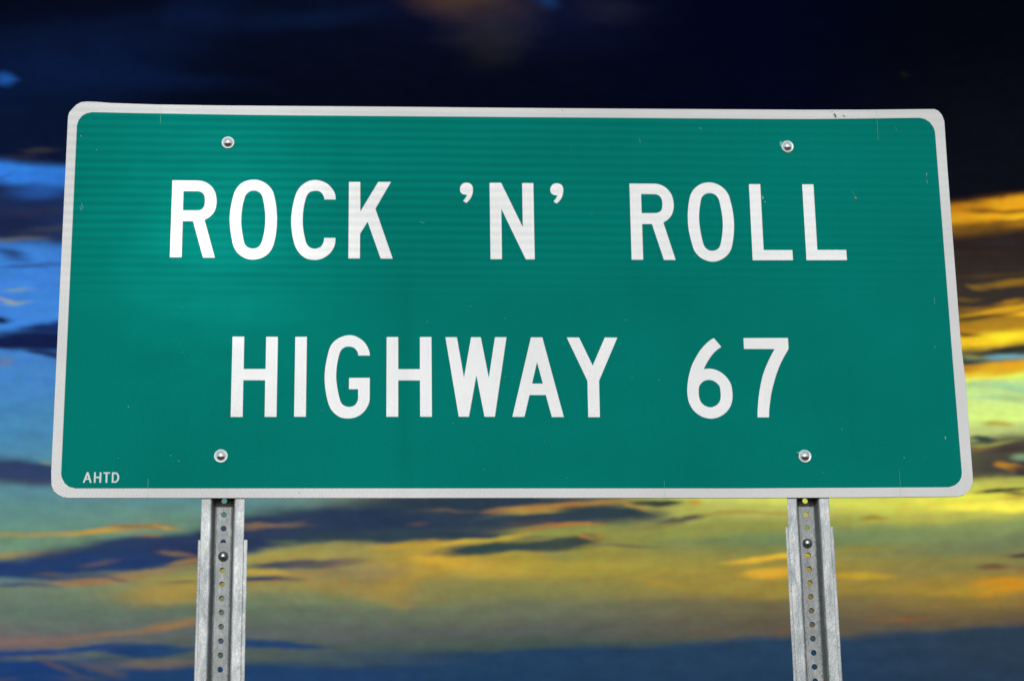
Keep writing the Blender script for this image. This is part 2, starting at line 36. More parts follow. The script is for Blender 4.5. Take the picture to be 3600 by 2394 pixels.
FIELD = [[-0.82182,0.33764],[-0.81918,0.34785],[-0.81344,0.3566],[-0.80558,0.36218],[-0.79449,0.36471],[-0.70042,0.36337],[-0.55353,0.362],[-0.40498,0.36122],[0.08378,0.36142],[0.49632,0.36152],[0.57944,0.36216],[0.69065,0.3641],[0.79223,0.36649],[0.80266,0.36409],[0.81273,0.35669],[0.81853,0.34666],[0.82081,0.33745],[0.82078,-0.08472],[0.82151,-0.33576],[0.8201,-0.34515],[0.81538,-0.35334],[0.80776,-0.36006],[0.79533,-0.36394],[0.40763,-0.36519],[-0.39465,-0.36335],[-0.7938,-0.36264],[-0.80566,-0.35943],[-0.81371,-0.35241],[-0.81898,-0.34241],[-0.82031,-0.33534]]
BOLTS = [[-0.53733,0.30433],[0.53113,0.30445],[-0.53557,-0.30392],[0.53143,-0.30591]]
POST_L = [[-0.53032,-0.37998],[-0.52943,-0.68457]]
POST_R = [[0.53301,-0.38253],[0.53497,-0.69013]]
SPLICE_BOLTS = [[-0.52942,-0.48198],[0.5329,-0.46214]]
LOWER_TOP = [-0.45618,-0.43588]
HOT = [-0.56028,0.12341]
MARKS = [
[[-0.66563,0.3794],[-0.66571,0.36541],0.00064,"white"],
[[-0.66569,0.36483],[-0.66548,0.34217],0.00085,"cut"],
[[0.70851,0.38194],[0.7091,0.36532],0.00064,"white"],
[[0.70902,0.36413],[0.7084,0.32039],0.00085,"cut"],
[[-0.66464,-0.36341],[-0.66406,-0.38012],0.00064,"white"],
[[-0.66477,-0.34508],[-0.66468,-0.36236],0.00085,"cut"],
[[0.70489,-0.3655],[0.70534,-0.38202],0.00064,"white"],
[[0.70514,-0.33072],[0.70496,-0.36443],0.00085,"cut"],
[[0.2696,-0.35123],[0.26967,-0.36397],0.00074,"cut"],
[[0.26959,-0.36609],[0.27015,-0.37986],0.00064,"white"],
[[0.24572,0.31798],[0.24765,0.3098],0.00159,"pale"],
[[0.65039,0.2159],[0.65617,0.2026],0.00079,"pale"],
[[0.65559,0.20202],[0.65867,0.19856],0.00265,"rust"],
[[0.79862,0.25355],[0.79684,0.24419],0.00212,"pale"],
[[0.79654,0.2401],[0.79847,0.22846],0.00133,"pale"],
[[0.47694,0.20325],[0.47846,0.20095],0.00185,"white"],
[[0.47898,0.20038],[0.47717,0.1969],0.00212,"white"],
[[0.48135,0.19289],[0.4823,0.19001],0.00185,"white"],
[[0.09835,0.37785],[0.09992,0.37433],0.00159,"rust"],
[[0.62443,0.37231],[0.63023,0.36703],0.00371,"bug"],
[[0.62683,0.3753],[0.62787,0.36464],0.00212,"bug"],
[[0.64264,0.3701],[0.64639,0.36776],0.00265,"bug"],
[[0.61912,0.37642],[0.62371,0.37883],0.00106,"rust"],
[[0.7952,-0.26828],[0.79582,-0.27424],0.00159,"white"],
[[0.79466,0.00208],[0.79464,-0.01313],0.00133,"pale"],
[[0.78929,-0.09368],[0.78727,-0.09925],0.00159,"pale"],
[[0.74138,0.34841],[0.74785,0.33722],0.00085,"pale"],
[[-0.7058,-0.21107],[-0.70422,-0.21214],0.00212,"white"],
[[-0.6124,-0.31152],[-0.6103,-0.31363],0.00212,"pale"],
[[-0.81426,0.31667],[-0.81259,0.31496],0.00159,"white"],
[[-0.80627,0.18134],[-0.80315,0.17005],0.00159,"pale"],
[[-0.8091,0.17397],[-0.80508,0.16609],0.00159,"pale"],
[[-0.78387,0.28869],[-0.7822,0.28698],0.00265,"pale"],
[[0.36301,0.34238],[0.36564,0.33946],0.00318,"pale"],
[[-0.17548,0.148],[-0.1664,0.14464],0.00133,"pale"],
[[0.60184,-0.25404],[0.60386,-0.25567],0.00265,"pale"],
[[0.71467,-0.30763],[0.71665,-0.30978],0.00265,"pale"],
[[-0.08221,-0.01786],[-0.08063,-0.01924],0.00185,"pale"],
[[-0.01785,-0.04153],[-0.01628,-0.04291],0.00185,"pale"],
[[-0.01939,-0.15359],[-0.01783,-0.15495],0.00185,"pale"],
[[0.20742,-0.04375],[0.20898,-0.04514],0.00185,"pale"],
[[0.05088,-0.2746],[0.05242,-0.27594],0.00185,"pale"],
[[-0.11598,-0.2423],[-0.11443,-0.24365],0.00185,"pale"],
[[0.37824,-0.06113],[0.37978,-0.06252],0.00185,"pale"],
[[0.26634,-0.15992],[0.26788,-0.16128],0.00185,"pale"],
[[0.21621,-0.15558],[0.21775,-0.15695],0.00185,"pale"],
[[0.56157,-0.33581],[0.56308,-0.33715],0.00185,"pale"],
[[0.7539,-0.30876],[0.7554,-0.31011],0.00185,"pale"],
[[-0.72004,-0.30714],[-0.71846,-0.30846],0.00185,"pale"],
[[-0.62596,-0.302],[-0.62439,-0.30332],0.00185,"pale"],
[[-0.61394,-0.02156],[-0.61233,-0.02294],0.00185,"pale"],
[[-0.35534,-0.21699],[-0.35378,-0.21834],0.00185,"pale"],
[[-0.25217,-0.0647],[-0.25059,-0.06607],0.00185,"pale"],
[[-0.16271,-0.04797],[-0.16113,-0.04934],0.00185,"pale"],
[[0.1124,0.29652],[0.114,0.29508],0.00185,"pale"],
[[-0.06015,-0.32936],[-0.05861,-0.33068],0.00185,"pale"],
[[0.14996,0.16686],[0.15154,0.16544],0.00185,"pale"],
[[0.61762,-0.01812],[0.61916,-0.01952],0.00185,"pale"],
[[0.64161,0.28873],[0.64318,0.28728],0.00185,"pale"],
[[-0.61132,-0.1091],[-0.60972,-0.11046],0.00185,"pale"],
[[0.09004,-0.34555],[0.09157,-0.34688],0.00185,"pale"],
[[-0.39455,-0.37085],[-0.39299,-0.37217],0.00185,"pale"],
[[0.34168,0.08238],[0.34325,0.08097],0.00185,"pale"]]
TEARS = [
[[[0.51606,0.31253],[0.51765,0.31479],[0.52024,0.31593],[0.52126,0.31526],[0.51993,0.30986],[0.51843,0.30536],[0.51712,0.30445],[0.51608,0.30893]],"teal"],
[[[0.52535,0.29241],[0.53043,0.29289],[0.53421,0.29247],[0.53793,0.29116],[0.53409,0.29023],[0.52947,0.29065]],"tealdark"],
[[[0.51567,-0.29847],[0.52139,-0.29725],[0.52642,-0.29396],[0.52889,-0.29314],[0.53689,-0.2948],[0.53765,-0.29562],[0.52873,-0.29602],[0.52287,-0.29972],[0.51805,-0.2993]],"teal2"],
[[[0.51524,-0.29888],[0.52126,-0.29971],[0.52067,-0.303],[0.51787,-0.30259],[0.51529,-0.30176]],"darkhole"],
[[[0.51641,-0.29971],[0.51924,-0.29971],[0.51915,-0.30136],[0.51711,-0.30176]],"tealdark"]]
SKY_COLUMNS = [
[-10.839,[[25.262,[0.0015,0.003,0.0116]],[23.05,[0.0024,0.007,0.0273]],[21.304,[0.0033,0.008,0.0331]],[21.177,[0.0091,0.0176,0.0545]],[20.968,[0.0284,0.2122,0.7454]],[20.632,[0.0284,0.2086,0.7454]],[20.371,[0.011,0.0252,0.0931]],[19.173,[0.0103,0.0176,0.0648]],[18.874,[0.0437,0.2159,0.6724]],[16.847,[0.0467,0.2346,0.7231]],[15.57,[0.0561,0.227,0.5776]],[14.069,[0.0595,0.2423,0.4564]],[12.571,[0.1022,0.2542,0.314]],[11.824,[0.1144,0.2623,0.2462]],[11.078,[0.147,0.2747,0.1779]],[10.334,[0.1779,0.2462,0.1441]],[9.222,[0.1221,0.1746,0.1384]],[8.483,[0.147,0.1329,0.1384]],[7.968,[0.0232,0.0612,0.162]],[7.748,[0.0116,0.0452,0.162]],[5.921,[0.008,0.0284,0.107]]]],
[-4.613,[[25.688,[0.0018,0.0037,0.0144]],[22.675,[0.0015,0.003,0.0103]],[21.154,[0.003,0.008,0.0331]],[18.095,[0.0423,0.1946,0.5776]],[14.261,[0.0782,0.2542,0.3916]],[12.35,[0.1022,0.2542,0.2789]],[11.588,[0.147,0.2789,0.1878]],[10.828,[0.1946,0.2542,0.117]],[10.145,[0.3005,0.2623,0.0762]],[9.691,[0.1683,0.2159,0.117]],[9.313,[0.117,0.162,0.1144]],[8.71,[0.107,0.1274,0.1221]],[8.034,[0.0685,0.1022,0.0976]],[7.772,[0.0144,0.0513,0.1441]],[5.946,[0.0091,0.0343,0.107]]]],
[3.418,[[25.808,[0.003,0.0052,0.0212]],[24.9,[0.0018,0.003,0.0116]],[22.767,[0.0015,0.0024,0.0091]],[21.233,[0.0052,0.0091,0.0296]],[18.146,[0.1022,0.1441,0.117]],[15.05,[0.2542,0.3515,0.2159]],[12.347,[0.3231,0.3231,0.0802]],[11.578,[0.2623,0.2789,0.0648]],[10.811,[0.3515,0.2789,0.0395]],[10.428,[0.4342,0.3231,0.0452]],[9.97,[0.2384,0.227,0.0685]],[9.283,[0.1441,0.162,0.0976]],[8.751,[0.0931,0.107,0.0976]],[8.356,[0.0595,0.0931,0.0762]],[8.205,[0.0168,0.0513,0.1144]],[5.886,[0.0103,0.0343,0.0976]]]],
[10.647,[[25.499,[0.0009,0.0018,0.0103]],[21.724,[0.0012,0.0018,0.0103]],[19.434,[0.0232,0.0144,0.0091]],[17.134,[0.2789,0.162,0.0144]],[14.832,[0.5271,0.6308,0.2159]],[12.153,[0.5776,0.6308,0.117]],[11.771,[0.4793,0.4793,0.1022]],[11.39,[0.2747,0.2961,0.0685]],[11.047,[0.15,0.2307,0.0976]],[10.629,[0.2542,0.2462,0.0648]],[10.174,[0.3515,0.2623,0.0452]],[9.567,[0.2961,0.2159,0.0452]],[9.34,[0.162,0.1384,0.0648]],[8.736,[0.117,0.0976,0.0648]],[8.465,[0.1022,0.0931,0.0685]],[8.345,[0.0194,0.0513,0.107]],[5.744,[0.0116,0.0343,0.0844]]]],
[16.503,[[24.962,[0.0009,0.0015,0.0048]],[19.797,[0.004,0.0048,0.0091]],[19.669,[0.4793,0.1878,0.0052]],[19.309,[0.7454,0.3325,0.0052]],[19.084,[0.2542,0.107,0.008]],[18.783,[0.0232,0.016,0.0144]],[17.053,[0.0395,0.0296,0.0252]],[16.676,[0.2789,0.1441,0.0116]],[16.299,[0.5271,0.2623,0.0091]],[16.036,[0.9734,0.6038,0.007]],[15.757,[0.0423,0.0452,0.0343]],[15.531,[0.0685,0.1022,0.0887]],[15.358,[0.6308,0.314,0.0103]],[15.094,[0.8714,0.6038,0.0212]],[14.959,[0.5271,0.7758,0.2789]],[13.927,[0.6867,0.9047,0.2159]],[13.589,[0.4793,0.5776,0.1878]],[13.348,[0.0802,0.0723,0.0513]],[12.5,[0.0612,0.0545,0.0482]],[12.297,[0.4793,0.5029,0.0802]],[11.787,[0.807,0.7454,0.0648]],[11.113,[0.2307,0.2961,0.1022]],[10.59,[0.1746,0.2086,0.0976]],[10.143,[0.2016,0.2016,0.0723]],[9.621,[0.3515,0.2307,0.0343]],[8.582,[0.1274,0.0931,0.0513]],[8.404,[0.0252,0.0482,0.0802]],[5.569,[0.013,0.0356,0.0802]]]]]
SKY_STROKES = [
[2.217,25.897,1.549,0.542,-0.1077,[0.0844,0.0423,0.0194],0.95,0.9],
[3.054,25.134,1.161,0.852,0.1795,[0.0252,0.0232,0.0212],0.7,0.9],
[4.677,25.788,0.348,0.217,-0.0279,[0.0091,0.0452,0.162],0.8,0.8],
[6.449,25.511,0.929,0.387,-0.0411,[0.0144,0.0144,0.0252],0.6,0.9],
[3.82,25.351,3.252,0.852,-0.0707,[0.0052,0.008,0.0423],0.4,0.9],
[-9.293,23.792,3.252,0.929,0.173,[0.003,0.0116,0.0578],0.6,0.9],
[-11.175,23.22,0.356,0.186,0.0329,[0.0116,0.0844,0.3613],0.95,0.8],
[-7.308,24.741,5.42,0.465,0.1605,[0.003,0.008,0.0343],0.5,0.9],
[-5.683,25.351,0.929,0.465,0.0501,[0.003,0.0103,0.0513],0.5,0.9],
[-2.345,25.324,1.936,0.232,0.1236,[0.003,0.0103,0.0423],0.6,0.9],
[-7.907,23.544,2.942,0.271,-0.0191,[0.003,0.0103,0.0513],0.6,0.9],
[14.799,23.3,0.139,0.093,-0.0977,[0.008,0.008,0.0048],0.8,0.8],
[-10.16,21.432,0.542,0.07,0.0699,[0.0482,0.0452,0.0343],0.6,0.8],
[-10.662,21.263,0.619,0.077,0.1742,[0.0252,0.0232,0.0423],0.5,0.8],
[-9.983,20.383,0.774,0.201,0.1865,[0.0194,0.0976,0.3916],0.7,0.7],
[-10.783,20.654,0.387,0.062,0.5401,[0.0232,0.1022,0.3916],0.6,0.8],
[-10.574,19.766,0.697,0.139,0.0661,[0.0296,0.0296,0.0723],0.4,0.9],
[-9.799,19.889,0.542,0.093,-0.0403,[0.0252,0.0296,0.0648],0.5,0.9],
[-9.539,19.414,0.929,0.093,0.1601,[0.0513,0.0545,0.0723],0.6,0.8],
[-10.766,19.053,0.852,0.077,0.1156,[0.15,0.15,0.1221],0.6,0.8],
[-10.745,18.701,0.581,0.155,-0.1204,[0.013,0.0395,0.1384],0.8,0.7],
[-10.187,18.41,0.852,0.07,0.1096,[0.0232,0.0685,0.2384],0.8,0.7],
[-10.428,18.569,0.31,0.039,-0.2391,[0.0252,0.0976,0.3325],0.6,0.8],
[-9.41,18.437,0.465,0.046,0.1558,[0.0296,0.0976,0.3325],0.7,0.8],
[-10.149,17.732,0.465,0.046,0.0556,[0.2384,0.3515,0.3712],0.6,0.8],
[-10.75,17.457,0.387,0.077,-0.1942,[0.4342,0.4342,0.314],0.7,0.8],
[-10.363,17.403,0.542,0.046,0.076,[0.2789,0.3712,0.3325],0.7,0.8],
[-10.873,16.937,0.271,0.093,0.0564,[0.007,0.0144,0.0648],1,0.5],
[-9.406,16.832,1.084,0.17,0.0993,[0.008,0.0194,0.1022],0.95,0.5],
[-9.54,16.424,1.858,0.356,0.0269,[0.0065,0.0137,0.0648],1,0.35],
[-10.682,16.269,1.161,0.186,0.0732,[0.0065,0.0137,0.0648],1,0.4],
[-9.365,16.016,0.697,0.124,-0.2055,[0.008,0.0176,0.0723],0.9,0.5],
[-10.73,15.784,0.232,0.108,0.0509,[0.162,0.2159,0.3515],0.6,0.8],
[-10.193,12.925,2.168,0.341,-0.0651,[0.0252,0.0423,0.1221],0.95,0.4],
[-9.879,12.673,1.549,0.093,0.0347,[0.0648,0.0723,0.0802],0.4,0.9],
[-9.374,13.158,0.232,0.062,-0.2621,[0.2623,0.3325,0.15],0.6,0.8],
[-9.508,11.303,2.478,0.077,0.0586,[0.3916,0.2874,0.0723],0.75,0.7],
[-8.081,11.416,0.852,0.085,0.1448,[0.5776,0.3325,0.0452],0.9,0.7],
[-6.945,11.548,0.929,0.093,-0.0005,[0.3325,0.2016,0.0578],0.9,0.6],
[-6.333,11.537,0.348,0.046,-0.1325,[0.552,0.3325,0.0578],0.9,0.7],
[-7.251,11.556,0.465,0.039,0.0209,[0.2159,0.1384,0.0723],0.6,0.7],
[-9.628,10.731,1.549,0.085,0.0671,[0.3916,0.2542,0.0723],0.8,0.7],
[-6.628,11.236,0.465,0.093,-0.0828,[0.4793,0.2789,0.0685],0.9,0.6],
[-7.145,10.788,2.71,0.48,0.099,[0.0185,0.0369,0.1022],1,0.25],
[-10.053,10.309,2.555,0.286,-0.0046,[0.0168,0.0452,0.15],1,0.25],
[-5.704,11.04,2.555,0.294,0.1345,[0.0242,0.0423,0.107],1,0.25],
[-7.307,11.049,1.007,0.201,0.0701,[0.0232,0.0452,0.117],1,0.3],
[-8.266,10.464,2.323,0.387,0.1221,[0.0168,0.0452,0.1441],1,0.3],
[-4.016,11.304,2.478,0.449,0.1585,[0.0212,0.0382,0.1022],1,0.3],
[-7.743,10.581,0.465,0.077,0.2686,[0.15,0.107,0.0802],0.6,0.8],
[-5.927,10.824,0.465,0.054,-0.0361,[0.2623,0.162,0.0578],0.7,0.7],
[-5.616,10.677,0.387,0.062,0.1629,[0.3916,0.2016,0.0578],0.8,0.7],
[-6.295,10.433,1.161,0.07,0.1746,[0.4125,0.2016,0.0648],0.85,0.6],
[-6.751,10.418,1.936,0.093,0.1365,[0.2016,0.2307,0.117],0.5,0.9],
[-9.154,10.205,0.465,0.062,0.0227,[0.117,0.0976,0.0723],0.7,0.8],
[-8.024,10.094,1.781,0.077,0.1199,[0.3712,0.1878,0.0648],0.8,0.7],
[-10.259,9.998,0.852,0.108,0.0255,[0.107,0.2016,0.2159],0.7,0.8],
[-9.957,9.887,0.929,0.062,0.0241,[0.0343,0.0648,0.15],0.8,0.7],
[-5.602,10.209,0.697,0.077,0.0316,[0.3712,0.2789,0.0648],0.8,0.8],
[-5.599,10.133,0.465,0.046,0.0113,[0.0723,0.0887,0.0976],0.9,0.6],
[-7.273,10.183,0.465,0.062,-0.0838,[0.0452,0.0685,0.107],0.6,0.8],
[-6.044,9.75,1.316,0.325,0.0921,[0.3916,0.2623,0.0513],0.85,0.7],
[-5.671,9.981,1.007,0.155,0.0614,[0.3712,0.2623,0.0578],0.7,0.8],
[0.036,11.792,4.955,0.604,0.0552,[0.0203,0.0382,0.0823],1,0.22],
[-2.934,11.542,2.245,0.387,0.1352,[0.0252,0.0437,0.0931],1,0.25],
[3.738,11.88,3.484,0.48,-0.0178,[0.0284,0.0497,0.0802],1,0.25],
[0.978,11.373,3.484,0.201,-0.0082,[0.0296,0.0545,0.0762],1,0.3],
[2.955,12.238,3.871,0.217,-0.015,[0.0252,0.0452,0.0723],1,0.3],
[-3.401,11.599,0.929,0.077,0.0674,[0.2384,0.15,0.0802],0.85,0.7],
[-2.936,11.679,0.465,0.046,0.2039,[0.1329,0.117,0.1022],0.7,0.8],
[-2.54,11.223,0.619,0.062,0.0037,[0.107,0.15,0.0802],0.7,0.8],
[0.743,11.659,0.232,0.054,0.0922,[0.107,0.0723,0.0723],0.7,0.8],
[1.453,12.046,0.697,0.054,-0.0096,[0.15,0.107,0.0723],0.8,0.8],
[3.741,11.995,1.007,0.132,-0.0179,[0.4342,0.2542,0.0513],0.95,0.5],
[2.873,12.008,0.465,0.062,-0.0147,[0.2159,0.1274,0.0723],0.8,0.7],
[5.006,12.118,1.781,0.101,0.0471,[0.4342,0.2159,0.0452],0.9,0.5],
[4.528,11.943,1.549,0.062,0.0589,[0.314,0.2789,0.0685],0.7,0.7],
[6.103,11.893,1.394,0.186,-0.0563,[0.0284,0.0513,0.0648],1,0.4],
[4.525,11.774,1.781,0.139,0.0292,[0.0296,0.0513,0.0723],1,0.4],
[3.576,11.575,1.007,0.108,0.1311,[0.0648,0.0578,0.0685],0.9,0.6],
[5.304,11.42,2.091,0.155,-0.0032,[0.2623,0.2874,0.0648],0.95,0.5],
[5.15,11.577,0.697,0.054,0.0072,[0.5029,0.2159,0.0395],0.9,0.6],
[4.283,11.517,0.697,0.062,0.1286,[0.3515,0.162,0.0452],0.7,0.7],
[4.67,11.203,0.929,0.077,0.0981,[0.0685,0.0685,0.0578],0.95,0.6],
[5.299,11.251,0.31,0.046,-0.3138,[0.4793,0.2307,0.0423],0.9,0.7],
[5.615,11.306,0.232,0.039,0.3545,[0.4342,0.2307,0.0395],0.7,0.8],
[6.312,10.998,1.161,0.046,-0.086,[0.1441,0.1274,0.0802],0.9,0.6],
[4.508,10.983,0.852,0.07,0.0395,[0.0976,0.0931,0.0723],0.8,0.7],
[-2.535,10.918,1.781,0.201,0.1227,[0.3712,0.305,0.0685],0.95,0.4],
[-1.989,10.783,1.549,0.093,0.061,[0.4342,0.305,0.0685],0.6,0.8],
[-2.376,10.652,1.471,0.132,0.0621,[0.0252,0.0482,0.0976],1,0.35],
[-3.456,10.426,1.161,0.085,-0.0447,[0.5271,0.3515,0.0513],0.95,0.5],
[-3.453,10.259,1.161,0.077,0.0149,[0.0331,0.0545,0.1022],1,0.4],
[-3.528,10.152,1.161,0.054,0.035,[0.3515,0.2016,0.0513],0.7,0.8],
[-2.295,10.424,0.774,0.093,0.1505,[0.3712,0.2307,0.0648],0.7,0.8],
[-0.663,10.386,2.013,0.426,-0.0534,[0.2542,0.1878,0.0976],0.75,0.9],
[-1.369,11.074,1.394,0.108,-0.0005,[0.2874,0.2623,0.0802],0.8,0.8],
[-0.739,10.005,1.781,0.279,-0.1226,[0.3231,0.2307,0.0612],0.8,0.8],
[0.04,9.659,0.465,0.17,-0.2025,[0.3515,0.2307,0.0513],0.5,0.9],
[1.289,10.72,2.091,0.403,-0.0096,[0.4793,0.314,0.0423],0.9,0.8],
[1.328,10.719,0.697,0.232,-0.1089,[0.6867,0.3916,0.0343],0.9,0.9],
[0.821,11.129,1.316,0.108,0.032,[0.5271,0.3231,0.0343],0.9,0.7],
[1.919,11.151,0.852,0.07,0.1074,[0.5776,0.3712,0.0423],0.9,0.6],
[2.54,10.454,1.626,0.108,-0.0336,[0.552,0.3613,0.0482],0.8,0.8],
[0.506,10.228,1.007,0.232,0.283,[0.4342,0.2789,0.0395],0.7,0.9],
[3.096,11.029,2.013,0.132,0.0541,[0.0319,0.0648,0.0648],1,0.35],
[4.589,11.112,1.007,0.108,0.0787,[0.0452,0.0648,0.0578],1,0.4],
[3.02,11.237,1.007,0.062,0.1232,[0.5271,0.3916,0.0452],0.95,0.6],
[3.721,10.843,1.161,0.077,-0.0175,[0.3515,0.2961,0.0578],0.7,0.8],
[4.739,10.787,0.619,0.155,-0.0208,[0.2016,0.2307,0.0802],0.6,0.9],
[7.368,12.09,0.697,0.093,-0.0512,[0.0395,0.0578,0.0395],1,0.4],
[8.387,12.043,0.248,0.07,-0.1347,[0.5776,0.314,0.0296],0.95,0.6],
[6.816,12.029,0.465,0.054,-0.3207,[0.4342,0.2462,0.0513],0.8,0.7],
[7.521,11.978,0.929,0.039,-0.0316,[0.3916,0.314,0.0452],0.6,0.8],
[8.059,11.678,0.929,0.07,0.0268,[0.0685,0.0723,0.0648],0.95,0.5],
[7.035,11.539,0.929,0.062,0.1192,[0.2542,0.2016,0.0685],0.8,0.8],
[9.782,11.749,1.394,0.062,0.0006,[0.3712,0.2789,0.0452],0.9,0.7],
[4.887,10.402,2.013,0.108,-0.041,[0.314,0.2789,0.0452],0.6,0.8],
[7.544,10.453,1.703,0.062,0.0301,[0.314,0.2789,0.0452],0.5,0.8],
[10.495,10.502,1.394,0.101,0.0605,[0.7605,0.4564,0.0296],1,0.45],
[10.552,10.105,0.774,0.132,-0.0385,[0.6867,0.3813,0.0252],1,0.5],
[8.651,10.879,1.239,0.108,0.0656,[0.2384,0.2462,0.0648],0.6,0.9],
[9.535,9.821,1.936,0.186,0.0052,[0.3515,0.2623,0.0452],0.5,0.9],
[7.527,9.996,0.465,0.108,-0.2259,[0.3916,0.2542,0.0343],0.8,0.8],
[8.218,9.801,1.007,0.093,-0.1302,[0.314,0.2462,0.0395],0.6,0.8],
[6.652,9.394,0.31,0.062,-0.0255,[0.1812,0.1384,0.0723],0.6,0.9],
[12.614,9.962,1.007,0.093,-0.0446,[0.5029,0.3231,0.0252],0.95,0.5],
[12.732,10.622,1.239,0.07,0.0335,[0.2961,0.2623,0.0343],0.8,0.8],
[13.323,11.474,0.465,0.062,-0.0515,[0.3231,0.2159,0.0252],0.95,0.6],
[12.886,11.845,1.007,0.201,-0.1519,[0.7157,0.7454,0.0976],0.9,0.7],
[15.406,11.832,2.71,0.124,-0.0605,[0.807,0.7758,0.0802],0.7,0.8],
[16.668,11.59,1.471,0.116,-0.0643,[1.0,0.9047,0.0723],1,0.5],
[14.616,11.423,1.549,0.077,0.045,[0.4793,0.4342,0.0723],0.7,0.8],
[13.677,8.817,0.852,0.093,0.0061,[0.2623,0.107,0.0395],0.55,0.9],
[15.131,10.19,2.323,0.124,-0.0027,[0.2961,0.2384,0.0452],0.5,0.9],
[17.078,10.248,0.619,0.077,0.0012,[0.0802,0.0482,0.0452],0.95,0.5],
[16.239,9.997,0.387,0.07,-0.1072,[0.162,0.0802,0.0395],0.9,0.6],
[17.126,9.932,0.465,0.062,-0.0588,[0.2159,0.117,0.0452],0.8,0.7],
[16.723,9.545,0.929,0.232,0.0655,[0.6308,0.2705,0.0091],0.95,0.6],
[15.602,9.492,1.161,0.108,-0.0015,[0.3916,0.2542,0.0296],0.8,0.7],
[11.352,12.037,1.239,0.077,-0.0459,[0.6867,0.7157,0.0976],0.8,0.8],
[8.248,8.608,0.31,0.046,-0.0289,[0.1441,0.107,0.0578],0.5,0.9],
[10.549,8.561,0.31,0.062,0.1615,[0.162,0.0802,0.0452],0.7,0.8],
[-6.843,8.779,2.555,0.085,0.1117,[0.2961,0.15,0.0723],0.6,0.8],
[-5.64,8.965,0.929,0.124,0.1285,[0.3515,0.1878,0.0648],0.65,0.8],
[-9.956,8.455,1.549,0.155,0.0591,[0.2159,0.1274,0.107],0.7,0.8],
[-8.616,8.263,1.471,0.108,0.085,[0.016,0.0513,0.1946],1,0.35],
[-10.085,8.121,1.007,0.093,0.0174,[0.0176,0.0545,0.1946],1,0.4],
[-6.673,8.243,1.007,0.201,-0.0509,[0.0144,0.0513,0.1559],1,0.35],
[-5.918,8.19,0.697,0.093,0.1072,[0.016,0.0578,0.15],0.9,0.5],
[-8.384,8.059,0.348,0.093,-0.0874,[0.0232,0.0578,0.1559],0.9,0.5],
[-7.877,8.378,0.465,0.062,0.0127,[0.0176,0.0578,0.1878],0.8,0.6],
[-9.994,7.791,1.239,0.139,0.0667,[0.0116,0.0452,0.1746],1,0.4],
[-8.016,8.153,0.929,0.077,-0.0879,[0.107,0.1384,0.117],0.6,0.8],
[-6.135,7.889,1.471,0.132,0.0269,[0.1441,0.1221,0.107],0.95,0.6],
[-9.124,8.048,1.161,0.093,0.0147,[0.1119,0.1274,0.1221],0.85,0.7],
[-7.851,7.769,0.465,0.155,-0.3682,[0.107,0.0931,0.0976],0.7,0.8],
[-8.893,7.844,0.465,0.124,-0.4482,[0.107,0.0887,0.0976],0.7,0.8],
[-8.436,7.555,0.697,0.07,0.0113,[0.0578,0.0648,0.0976],0.7,0.8],
[-3.64,8.112,1.161,0.108,0.0013,[0.0931,0.117,0.107],0.6,0.8],
[-10.345,7.505,0.465,0.062,0.0156,[0.0648,0.0685,0.107],0.6,0.8],
[-3.188,8.429,1.626,0.116,-0.0291,[0.0194,0.0578,0.15],1,0.4],
[-5.166,8.33,0.31,0.062,0.1055,[0.0212,0.0612,0.162],0.8,0.6],
[17.897,19.568,1.007,0.124,-0.0427,[0.807,0.3712,0.0044],0.95,0.5],
[16.72,19.503,0.542,0.054,-0.0967,[0.2016,0.0887,0.0091],0.8,0.7],
[17.727,19.411,0.929,0.046,-0.0717,[0.1946,0.0887,0.007],0.8,0.7],
[17.174,19.326,0.852,0.062,-0.0988,[0.9047,0.4342,0.0052],0.95,0.6],
[17.868,19.247,0.465,0.07,-0.0002,[0.9734,0.552,0.0052],1,0.6],
[16.526,19.066,0.619,0.155,-0.0938,[0.1274,0.0648,0.0116],0.7,0.9],
[17.774,19.067,0.465,0.093,-0.05,[0.3916,0.162,0.007],0.8,0.8],
[17.459,19.021,0.387,0.232,0.2002,[0.0887,0.0513,0.013],0.6,0.9],
[16.317,18.44,1.161,0.093,-0.1412,[0.0423,0.0232,0.0176],0.6,0.9],
[17.495,18.564,0.619,0.124,-0.0975,[0.0296,0.0212,0.0252],0.7,0.9],
[17.037,17.758,1.084,0.077,-0.071,[0.0723,0.0452,0.016],0.8,0.8],
[17.475,17.471,0.852,0.101,-0.062,[0.2542,0.1329,0.013],0.95,0.6],
[16.549,17.488,0.348,0.054,-0.24,[0.2016,0.117,0.0144],0.9,0.7],
[16.291,17.19,0.697,0.054,-0.0238,[0.162,0.0931,0.0144],0.9,0.7],
[17.293,17.146,0.852,0.108,-0.0391,[0.0343,0.0296,0.0252],0.9,0.6],
[17.432,16.983,0.465,0.077,0.012,[0.3916,0.1878,0.0091],0.9,0.7],
[16.346,16.92,0.465,0.093,-0.0843,[0.2623,0.1274,0.0144],0.8,0.8],
[17.108,16.798,1.007,0.101,0.0347,[0.6867,0.3515,0.0091],1,0.5],
[16.481,16.682,0.619,0.077,0.0382,[0.0685,0.0452,0.0176],0.9,0.6],
[17.631,16.626,0.387,0.077,0.0125,[0.8714,0.4564,0.0103],0.95,0.6],
[16.149,16.404,0.465,0.077,-0.0813,[0.4793,0.2016,0.0091],0.9,0.7],
[16.928,16.495,0.697,0.108,-0.0345,[0.4342,0.2307,0.0144],0.8,0.8],
[16.214,16.248,0.542,0.062,-0.1321,[0.1274,0.0685,0.0116],0.9,0.6],
[17.126,16.116,0.774,0.201,0.0172,[1.0,0.807,0.0116],1,0.6],
[16.278,16.091,0.542,0.062,-0.0807,[0.9387,0.552,0.0052],0.95,0.6],
